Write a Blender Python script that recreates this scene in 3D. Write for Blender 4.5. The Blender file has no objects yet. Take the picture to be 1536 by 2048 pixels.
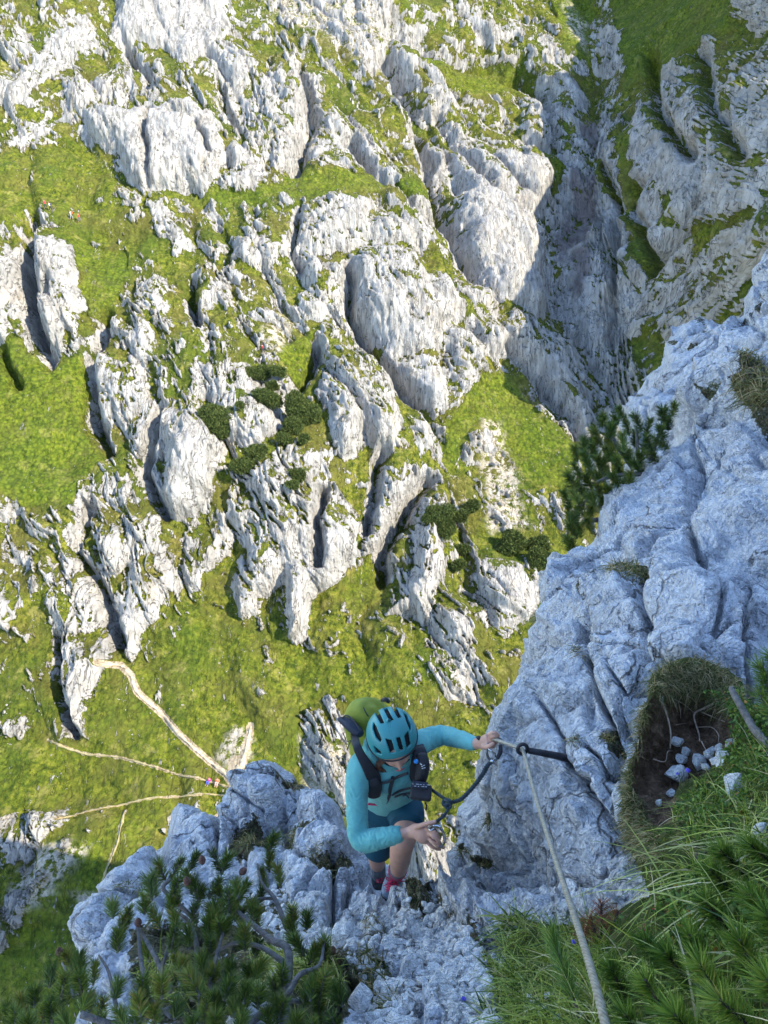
import bpy, bmesh, math, random
import numpy as np
from mathutils import Vector, Matrix

# ---------------------------------------------------------------- camera, sky, sun, exposure
scene = bpy.context.scene
F = 1535.0
PITCH = math.radians(34.0)
cam_d = bpy.data.cameras.new("camera")
cam = bpy.data.objects.new("camera", cam_d)
scene.collection.objects.link(cam)
scene.camera = cam
cam.rotation_euler = (math.radians(90) - PITCH, 0, 0)
cam_d.sensor_fit = 'VERTICAL'
cam_d.sensor_height = 36.0
cam_d.lens = 36.0 * F / 2048.0
cam_d.clip_start = 0.05
cam_d.clip_end = 3000

SUN = Vector((0.64, -0.34, 0.66)).normalized()
world = bpy.data.worlds.new("World")
scene.world = world
world.use_nodes = True
wn = world.node_tree.nodes
wl = world.node_tree.links
for n in list(wn):
    wn.remove(n)
wo = wn.new('ShaderNodeOutputWorld')
wb = wn.new('ShaderNodeBackground')
sky = wn.new('ShaderNodeTexSky')
sky.sky_type = 'NISHITA'
sky.sun_disc = False
sky.sun_elevation = math.asin(SUN.z)
sky.sun_rotation = math.atan2(SUN.x, SUN.y)
sky.altitude = 1500
sky.air_density = 1.0
sky.dust_density = 0.4
sky.ozone_density = 1.2
wb.inputs['Strength'].default_value = 0.15
wl.new(sky.outputs[0], wb.inputs[0])
wl.new(wb.outputs[0], wo.inputs[0])
sun_d = bpy.data.lights.new("sun", 'SUN')
sun_d.energy = 2.5
sun_d.angle = math.radians(0.5)
sun_d.color = (1.0, 0.91, 0.76)
sun = bpy.data.objects.new("sun", sun_d)
scene.collection.objects.link(sun)
sun.rotation_euler = SUN.to_track_quat('Z', 'Y').to_euler()
scene.view_settings.view_transform = 'Standard'
scene.view_settings.look = 'None'
scene.view_settings.exposure = 2.2
scene.view_settings.gamma = 1.0
scene.cycles.use_adaptive_sampling = True
scene.cycles.adaptive_threshold = 0.02
scene.cycles.max_bounces = 6
scene.cycles.diffuse_bounces = 4
scene.cycles.glossy_bounces = 2
scene.cycles.transparent_max_bounces = 4
scene.cycles.use_denoising = True

# ---------------------------------------------------------------- helpers
CP, SP = math.cos(PITCH), math.sin(PITCH)

def px(u, v, zd):
    """point of the place seen along (u, v) at depth zd metres"""
    a = (u - 768.0) / F
    b = (1024.0 - v) / F
    return Vector((a * zd, (CP + b * SP) * zd, (-SP + b * CP) * zd))

def pxn(u, v, zd):
    a = (u - 768.0) / F
    b = (1024.0 - v) / F
    return np.stack([a * zd, (CP + b * SP) * zd, (-SP + b * CP) * zd], -1)

_rng = np.random.default_rng(7)
PERM = np.concatenate([_rng.permutation(256)] * 3).astype(np.int32)
_g = _rng.normal(size=(256, 3))
GRAD = (_g / np.linalg.norm(_g, axis=1)[:, None]).astype(np.float32)
RND = _rng.random((256, 4)).astype(np.float32)

def _fade(t):
    return t * t * t * (t * (t * 6 - 15) + 10)

def noise(x, y, z=None, seed=0):
    """gradient noise, about -1..1"""
    x = np.asarray(x, np.float32)
    y = np.asarray(y, np.float32)
    if z is None:
        xi = np.floor(x); yi = np.floor(y)
        fx = x - xi; fy = y - yi
        xi = (xi.astype(np.int32) + seed * 17) & 255
        yi = (yi.astype(np.int32) + seed * 31) & 255
        u = _fade(fx); v = _fade(fy)
        def gr(ix, iy, dx, dy):
            h = PERM[PERM[(xi + ix) & 255] + ((yi + iy) & 255)]
            g = GRAD[h]
            return g[..., 0] * dx + g[..., 1] * dy
        a = gr(0, 0, fx, fy); b = gr(1, 0, fx - 1, fy)
        c = gr(0, 1, fx, fy - 1); d = gr(1, 1, fx - 1, fy - 1)
        return ((a + u * (b - a)) * (1 - v) + (c + u * (d - c)) * v) * 1.9
    z = np.asarray(z, np.float32)
    xi = np.floor(x); yi = np.floor(y); zi = np.floor(z)
    fx = x - xi; fy = y - yi; fz = z - zi
    xi = (xi.astype(np.int32) + seed * 17) & 255
    yi = (yi.astype(np.int32) + seed * 31) & 255
    zi = (zi.astype(np.int32) + seed * 57) & 255
    u = _fade(fx); v = _fade(fy); w = _fade(fz)
    out = 0
    for ix in (0, 1):
        for iy in (0, 1):
            hh = PERM[PERM[(xi + ix) & 255] + ((yi + iy) & 255)]
            for iz in (0, 1):
                g = GRAD[PERM[hh + ((zi + iz) & 255)]]
                dt = g[..., 0] * (fx - ix) + g[..., 1] * (fy - iy) + g[..., 2] * (fz - iz)
                out = out + dt * (u if ix else 1 - u) * (v if iy else 1 - v) * (w if iz else 1 - w)
    return out * 1.6

def fbm(x, y, z=None, oct=4, seed=0, gain=0.5):
    s = 0; a = 1.0; n = 0
    for i in range(oct):
        k = 2.0 ** i
        s = s + a * noise(x * k, y * k, None if z is None else z * k, seed + i)
        n += a
        a *= gain
    return s / n

def sstep(a, b, x):
    t = np.clip((x - a) / (b - a), 0, 1)
    return t * t * (3 - 2 * t)

def cells(P, scale, seed=0, jit=0.9):
    """3D cellular field: returns F1, F2, vector to the nearest point, its random numbers"""
    Q = (P / scale).astype(np.float32)
    I = np.floor(Q).astype(np.int32)
    f1 = np.full(Q.shape[0], 9.0, np.float32); f2 = f1.copy()
    vec = np.zeros_like(Q); rid = np.zeros(Q.shape[0], np.int32)
    for dx in (-1, 0, 1):
        for dy in (-1, 0, 1):
            for dz in (-1, 0, 1):
                c = I + np.array([dx, dy, dz], np.int32)
                h = PERM[PERM[PERM[(c[:, 0] + seed) & 255] + (c[:, 1] & 255)] + (c[:, 2] & 255)]
                pt = c + 0.5 + (RND[h, :3] - 0.5) * jit
                dv = Q - pt
                d = np.sqrt((dv * dv).sum(1))
                closer = d < f1
                f2 = np.where(closer, f1, np.minimum(f2, d))
                f1 = np.where(closer, d, f1)
                vec = np.where(closer[:, None], dv, vec)
                rid = np.where(closer, h, rid)
    return f1, f2, vec * scale, rid

def facets(P, scale, tilt, seed=0):
    """blocky broken-rock relief: every cell is a plane tilted its own way"""
    f1, f2, vec, rid = cells(P, scale, seed)
    g = GRAD[rid]
    h = (vec * g).sum(1) * tilt + (RND[rid, 3] - 0.5) * scale * 0.10
    h = h * sstep(-0.01, 0.07, f2 - f1)          # cells meet in shallow joints, not in cliffs
    return h, f2 - f1

def tet(P, scale, seed=0):
    """flat-faceted noise with sharp edges (random lattice joined by tetrahedra), -1..1"""
    Q = (P / scale).astype(np.float32)
    Q = Q @ np.array([[.80, .36, -.48], [-.60, .48, -.64], [0, .80, .60]], np.float32)
    I = np.floor(Q).astype(np.int32); f = Q - I
    o = np.argsort(-f, axis=1)
    fs = np.take_along_axis(f, o, 1)
    def val(c):
        return RND[PERM[PERM[PERM[(c[:, 0] + seed * 7) & 255] + (c[:, 1] & 255)] + (c[:, 2] & 255)], 0]
    c = I.copy(); v = val(c) * (1 - fs[:, 0]); r = np.arange(len(Q))
    for k in range(3):
        c[r, o[:, k]] += 1
        v = v + val(c) * (fs[:, k] - (fs[:, k + 1] if k < 2 else 0))
    return v * 2 - 1

def rbf(pts, vals):
    pts = np.array(pts, float) / 1000.0
    n = len(pts)
    r = np.linalg.norm(pts[:, None] - pts[None], axis=2)
    K = np.where(r > 0, r * r * np.log(np.maximum(r, 1e-9)), 0) + np.eye(n) * 1e-4
    A = np.zeros((n + 3, n + 3))
    A[:n, :n] = K
    A[:n, n] = 1; A[:n, n + 1:] = pts
    A[n, :n] = 1; A[n + 1:, :n] = pts.T
    w = np.linalg.solve(A, np.concatenate([np.array(vals, float), np.zeros(3)]))
    def f(u, v):
        u = np.asarray(u, float) / 1000; v = np.asarray(v, float) / 1000
        out = w[n] + w[n + 1] * u + w[n + 2] * v
        for i in range(n):
            r2 = (u - pts[i, 0]) ** 2 + (v - pts[i, 1]) ** 2
            out = out + w[i] * 0.5 * r2 * np.log(np.maximum(r2, 1e-12))
        return out
    return f

def sdpoly(poly, U, V):
    """signed distance to a polygon, positive inside"""
    p = np.array(poly, float)
    d = np.full(U.shape, 1e18)
    inside = np.zeros(U.shape, bool)
    n = len(p)
    for i in range(n):
        a = p[i]; b = p[(i + 1) % n]
        e = b - a
        wx = U - a[0]; wy = V - a[1]
        t = np.clip((wx * e[0] + wy * e[1]) / max(e @ e, 1e-9), 0, 1)
        d = np.minimum(d, (wx - e[0] * t) ** 2 + (wy - e[1] * t) ** 2)
        cond = ((a[1] > V) != (b[1] > V))
        xx = (b[0] - a[0]) * (V - a[1]) / ((b[1] - a[1]) if b[1] != a[1] else 1e-9) + a[0]
        inside ^= cond & (U < xx)
    return np.where(inside, 1, -1) * np.sqrt(d)

def dline(pts, U, V):
    d = np.full(U.shape, 1e18)
    for a, b in zip(pts[:-1], pts[1:]):
        a = np.array(a, float); b = np.array(b, float)
        e = b - a
        t = np.clip(((U - a[0]) * e[0] + (V - a[1]) * e[1]) / max(e @ e, 1e-9), 0, 1)
        d = np.minimum(d, (U - a[0] - e[0] * t) ** 2 + (V - a[1] - e[1] * t) ** 2)
    return np.sqrt(d)

class Raster:
    """a coarse map over (u, v), sampled smoothly"""
    def __init__(s, u0, u1, v0, v1, st):
        s.u0, s.v0, s.st = u0, v0, st
        s.us = np.arange(u0, u1 + st, st, float); s.vs = np.arange(v0, v1 + st, st, float)
        s.U, s.V = np.meshgrid(s.us, s.vs)
    def box(s, poly, m):
        p = np.array(poly, float)
        i0 = max(0, int((p[:, 0].min() - m - s.u0) / s.st)); i1 = min(len(s.us), int((p[:, 0].max() + m - s.u0) / s.st) + 2)
        j0 = max(0, int((p[:, 1].min() - m - s.v0) / s.st)); j1 = min(len(s.vs), int((p[:, 1].max() + m - s.v0) / s.st) + 2)
        return slice(j0, max(j1, j0 + 1)), slice(i0, max(i1, i0 + 1))
    def sample(s, A, u, v):
        x = np.clip((u - s.u0) / s.st, 0, len(s.us) - 1.001); y = np.clip((v - s.v0) / s.st, 0, len(s.vs) - 1.001)
        i = x.astype(int); j = y.astype(int)
        fx = x - i; fy = y - j
        return (A[j, i] * (1 - fx) + A[j, i + 1] * fx) * (1 - fy) + (A[j + 1, i] * (1 - fx) + A[j + 1, i + 1] * fx) * fy

def link(o, parent=None):
    scene.collection.objects.link(o)
    if parent is not None:
        o.parent = parent
    return o

def tag(o, label=None, cat=None, group=None, kind=None):
    if label: o['label'] = label
    if cat: o['category'] = cat
    if group: o['group'] = group
    if kind: o['kind'] = kind
    return o

def mesh_np(name, verts, faces, mat, attrs=None, smooth=True, parent=None, origin=None):
    """verts (n,3); faces (m,3) or (m,4) index array"""
    me = bpy.data.meshes.new(name)
    verts = np.asarray(verts, np.float32)
    if origin is not None:
        verts = verts - np.array(origin, np.float32)
    faces = np.asarray(faces, np.int32)
    m, k = faces.shape
    me.vertices.add(len(verts)); me.vertices.foreach_set('co', verts.ravel())
    me.loops.add(m * k); me.loops.foreach_set('vertex_index', faces.ravel())
    me.polygons.add(m)
    me.polygons.foreach_set('loop_start', np.arange(0, m * k, k, dtype=np.int32))
    try:
        me.polygons.foreach_set('loop_total', np.full(m, k, np.int32))
    except Exception:
        pass
    me.polygons.foreach_set('use_smooth', np.full(m, smooth))
    if attrs:
        for an, arr in attrs.items():
            at = me.attributes.new(an, 'FLOAT', 'POINT')
            at.data.foreach_set('value', np.asarray(arr, np.float32).ravel())
    me.update(calc_edges=True)
    me.validate()
    me.materials.append(mat)
    o = bpy.data.objects.new(name, me)
    if origin is not None:
        o.location = Vector(origin) - (parent.matrix_world.translation if parent is not None else Vector((0, 0, 0))) if parent is None else Vector(origin) - parent.location
    elif parent is not None:
        o.location = -parent.location
    link(o, parent)
    return o

def empty(name, loc, **kw):
    o = bpy.data.objects.new(name, None)
    o.empty_display_size = 0.1
    link(o)
    o.location = loc
    tag(o, **kw)
    return o

class MB:
    """collects pieces into one mesh (numpy, quads and triangles as triangles)"""
    def __init__(s):
        s.v = []; s.f = []; s.a = []; s.n = 0
    def add(s, V, Fc, val=0.0):
        V = np.asarray(V, float); Fc = np.asarray(Fc, int)
        if Fc.shape[1] == 4:
            Fc = np.concatenate([Fc[:, [0, 1, 2]], Fc[:, [0, 2, 3]]])
        s.v.append(V); s.f.append(Fc + s.n)
        s.a.append(np.full(len(V), val) if np.isscalar(val) else np.asarray(val, float)); s.n += len(V)
    def tube(s, pts, rad, seg=8, val=0.0, close=True, flat=None):
        V, Fc = tube_geo(pts, rad, seg, close, flat)
        s.add(V, Fc, val)
    def build(s, name, mat, parent=None, smooth=True, origin=None):
        return mesh_np(name, np.concatenate(s.v), np.concatenate(s.f), mat, {'val': np.concatenate(s.a)}, smooth, parent, origin)

def spline(pts, n=8):
    """Catmull-Rom through points (any dimension)"""
    P = np.array([list(p) for p in pts], float)
    if len(P) < 3:
        t = np.linspace(0, 1, n + 1)[:, None]
        return P[0] * (1 - t) + P[-1] * t
    Q = np.vstack([2 * P[0] - P[1], P, 2 * P[-1] - P[-2]])
    out = []
    for i in range(1, len(Q) - 2):
        for k in range(n):
            t = k / n
            a, b, c, d = Q[i - 1], Q[i], Q[i + 1], Q[i + 2]
            out.append(0.5 * (2 * b + (c - a) * t + (2 * a - 5 * b + 4 * c - d) * t * t + (3 * b - a - 3 * c + d) * t ** 3))
    out.append(P[-1])
    return np.array(out)

def frames(P, up0=None):
    T = np.gradient(P, axis=0)
    T /= np.maximum(np.linalg.norm(T, axis=1)[:, None], 1e-9)
    a = np.array(up0 if up0 is not None else ([0, 0, 1.0] if abs(T[0][2]) < 0.9 else [1.0, 0, 0]), float)
    N = []
    for t in T:
        a = a - t * (a @ t)
        a /= max(np.linalg.norm(a), 1e-9)
        N.append(a.copy())
    N = np.array(N)
    return T, N, np.cross(T, N)

def tube_geo(pts, rad, seg=8, close=True, flat=None, up0=None):
    P = np.array([list(p) for p in pts], float)
    n = len(P)
    R = np.full(n, rad, float) if np.isscalar(rad) else np.interp(np.linspace(0, 1, n), np.linspace(0, 1, len(rad)), rad)
    R2 = R if flat is None else R * flat
    T, N, B = frames(P, up0)
    th = np.linspace(0, 2 * math.pi, seg, endpoint=False)
    V = P[:, None] + N[:, None] * (np.cos(th)[None, :, None] * R[:, None, None]) + B[:, None] * (np.sin(th)[None, :, None] * R2[:, None, None])
    V = V.reshape(-1, 3)
    i = np.arange(n - 1)[:, None] * seg
    j = np.arange(seg)[None]
    j2 = (j + 1) % seg
    Fq = np.stack([i + j, i + j2, i + seg + j2, i + seg + j], -1).reshape(-1, 4)
    Ft = np.concatenate([Fq[:, [0, 1, 2]], Fq[:, [0, 2, 3]]])
    if close:
        V = np.vstack([V, P[0], P[-1]])
        c0, c1 = n * seg, n * seg + 1
        k = np.arange(seg)
        Ft = np.concatenate([Ft, np.stack([np.full(seg, c0), (k + 1) % seg, k], -1), np.stack([np.full(seg, c1), (n - 1) * seg + k, (n - 1) * seg + (k + 1) % seg], -1)])
    return V, Ft

# ---------------------------------------------------------------- materials
def mat_new(name):
    m = bpy.data.materials.new(name)
    m.use_nodes = True
    nt = m.node_tree
    for n in list(nt.nodes):
        nt.nodes.remove(n)
    out = nt.nodes.new('ShaderNodeOutputMaterial')
    b = nt.nodes.new('ShaderNodeBsdfPrincipled')
    nt.links.new(b.outputs[0], out.inputs[0])
    return m, nt, b

class NT:
    """small node helper"""
    def __init__(s, nt):
        s.nt = nt
    def n(s, t, **kw):
        nd = s.nt.nodes.new(t)
        for k, v in kw.items():
            setattr(nd, k, v)
        return nd
    def set(s, sock, v):
        if hasattr(v, 'is_linked') or isinstance(v, bpy.types.NodeSocket):
            s.nt.links.new(v, sock)
        else:
            sock.default_value = v
    def attr(s, name):
        return s.n('ShaderNodeAttribute', attribute_name=name).outputs['Fac']
    def coord(s, scale=(1, 1, 1), rot=(0, 0, 0)):
        tc = s.n('ShaderNodeTexCoord')
        mp = s.n('ShaderNodeMapping')
        s.nt.links.new(tc.outputs['Object'], mp.inputs[0])
        mp.inputs['Scale'].default_value = scale
        mp.inputs['Rotation'].default_value = rot
        return mp.outputs[0]
    def noise(s, vec, scale, detail=4, rough=0.55, dist=0.0):
        nd = s.n('ShaderNodeTexNoise')
        s.nt.links.new(vec, nd.inputs['Vector'])
        nd.inputs['Scale'].default_value = scale
        nd.inputs['Detail'].default_value = detail
        nd.inputs['Roughness'].default_value = rough
        nd.inputs['Distortion'].default_value = dist
        return nd.outputs['Fac']
    def voro(s, vec, scale, feature='F1', out='Distance'):
        nd = s.n('ShaderNodeTexVoronoi', feature=feature)
        s.nt.links.new(vec, nd.inputs['Vector'])
        nd.inputs['Scale'].default_value = scale
        return nd.outputs[out]
    def math(s, op, a, b=0.0, c=None, clamp=False):
        nd = s.n('ShaderNodeMath', operation=op, use_clamp=clamp)
        s.set(nd.inputs[0], a); s.set(nd.inputs[1], b)
        if c is not None: s.set(nd.inputs[2], c)
        return nd.outputs[0]
    def ramp(s, fac, stops, interp='LINEAR'):
        nd = s.n('ShaderNodeValToRGB')
        cr = nd.color_ramp
        cr.interpolation = interp
        while len(cr.elements) < len(stops):
            cr.elements.new(0.5)
        for e, (p, c) in zip(cr.elements, stops):
            e.position = p
            e.color = (*c, 1) if len(c) == 3 else c
        s.set(nd.inputs[0], fac)
        return nd.outputs[0]
    def mrange(s, v, a, b, c=0.0, d=1.0, smooth=True):
        nd = s.n('ShaderNodeMapRange', interpolation_type='SMOOTHSTEP' if smooth else 'LINEAR')
        s.set(nd.inputs[0], v)
        nd.inputs[1].default_value = a; nd.inputs[2].default_value = b
        nd.inputs[3].default_value = c; nd.inputs[4].default_value = d
        return nd.outputs[0]
    def mix(s, fac, a, b, mode='MIX'):
        nd = s.n('ShaderNodeMix', data_type='RGBA', blend_type=mode)
        s.set(nd.inputs[0], fac)
        for sock, v in ((nd.inputs[6], a), (nd.inputs[7], b)):
            s.set(sock, (*v, 1) if isinstance(v, tuple) and len(v) == 3 else v)
        return nd.outputs[2]
    def bump(s, h, strength, dist, normal=None):
        nd = s.n('ShaderNodeBump')
        s.set(nd.inputs['Height'], h)
        nd.inputs['Strength'].default_value = strength
        nd.inputs['Distance'].default_value = dist
        if normal is not None:
            s.nt.links.new(normal, nd.inputs['Normal'])
        return nd.outputs[0]

def simple_mat(name, col, rough=0.6, metal=0.0, var=0.15, scale=40, bump=0.0, bscale=200, spec=0.5, sheen=0.0):
    m, nt, b = mat_new(name)
    k = NT(nt)
    c = k.coord()
    nz = k.noise(c, scale, 4)
    lo = tuple(x * (1 - var) for x in col); hi = tuple(min(1, x * (1 + var)) for x in col)
    nt.links.new(k.ramp(nz, [(0.3, lo), (0.7, hi)]), b.inputs['Base Color'])
    b.inputs['Roughness'].default_value = rough
    b.inputs['Metallic'].default_value = metal
    b.inputs['Specular IOR Level'].default_value = spec
    if sheen:
        b.inputs['Sheen Weight'].default_value = sheen
    if bump:
        nt.links.new(k.bump(k.noise(c, bscale, 3), bump, 0.01), b.inputs['Normal'])
    return m

def leaf_mat(name, stops, rough=0.5, trans=0.25, spec=0.3):
    """colour runs along the per-piece attribute val"""
    m, nt, b = mat_new(name)
    k = NT(nt)
    col = k.ramp(k.attr('val'), stops)
    nt.links.new(col, b.inputs['Base Color'])
    b.inputs['Roughness'].default_value = rough
    b.inputs['Specular IOR Level'].default_value = spec
    out = [n for n in nt.nodes if n.type == 'OUTPUT_MATERIAL'][0]
    if trans:
        tr = nt.nodes.new('ShaderNodeBsdfTranslucent')
        nt.links.new(col, tr.inputs[0])
        mx = nt.nodes.new('ShaderNodeMixShader')
        mx.inputs[0].default_value = trans
        nt.links.new(b.outputs[0], mx.inputs[1]); nt.links.new(tr.outputs[0], mx.inputs[2])
        nt.links.new(mx.outputs[0], out.inputs[0])
    return m
# ---------------------------------------------------------------- the far mountainside
TC = [(0,0,200),(400,0,215),(768,0,226),(1150,0,240),(1400,0,196),(1536,0,158),(0,430,158),(768,430,168),(1190,450,184),(985,500,168),(1400,450,140),(1560,400,115),
      (0,860,132),(600,860,132),(1000,860,138),(1190,800,147),(1450,800,128),(0,1300,115),(600,1300,115),(1100,1300,112),(0,1570,104),(470,1570,102),(1000,1600,98),
      (0,1900,92),(600,1900,88),(1100,1900,86),(1700,0,136),(1750,500,118),(1750,1000,118),(1700,1600,92),(0,2250,82),(800,2250,80),(-250,0,190),(-250,900,128),
      (-250,2000,92),(-250,-220,215),(768,-220,262),(1750,-220,150),(-560,0,168),(-560,900,118),(-560,1900,90),(2050,500,112),(2050,1200,92)]
t_depth = rbf([(a, b) for a, b, c in TC], [c for a, b, c in TC])
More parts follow.
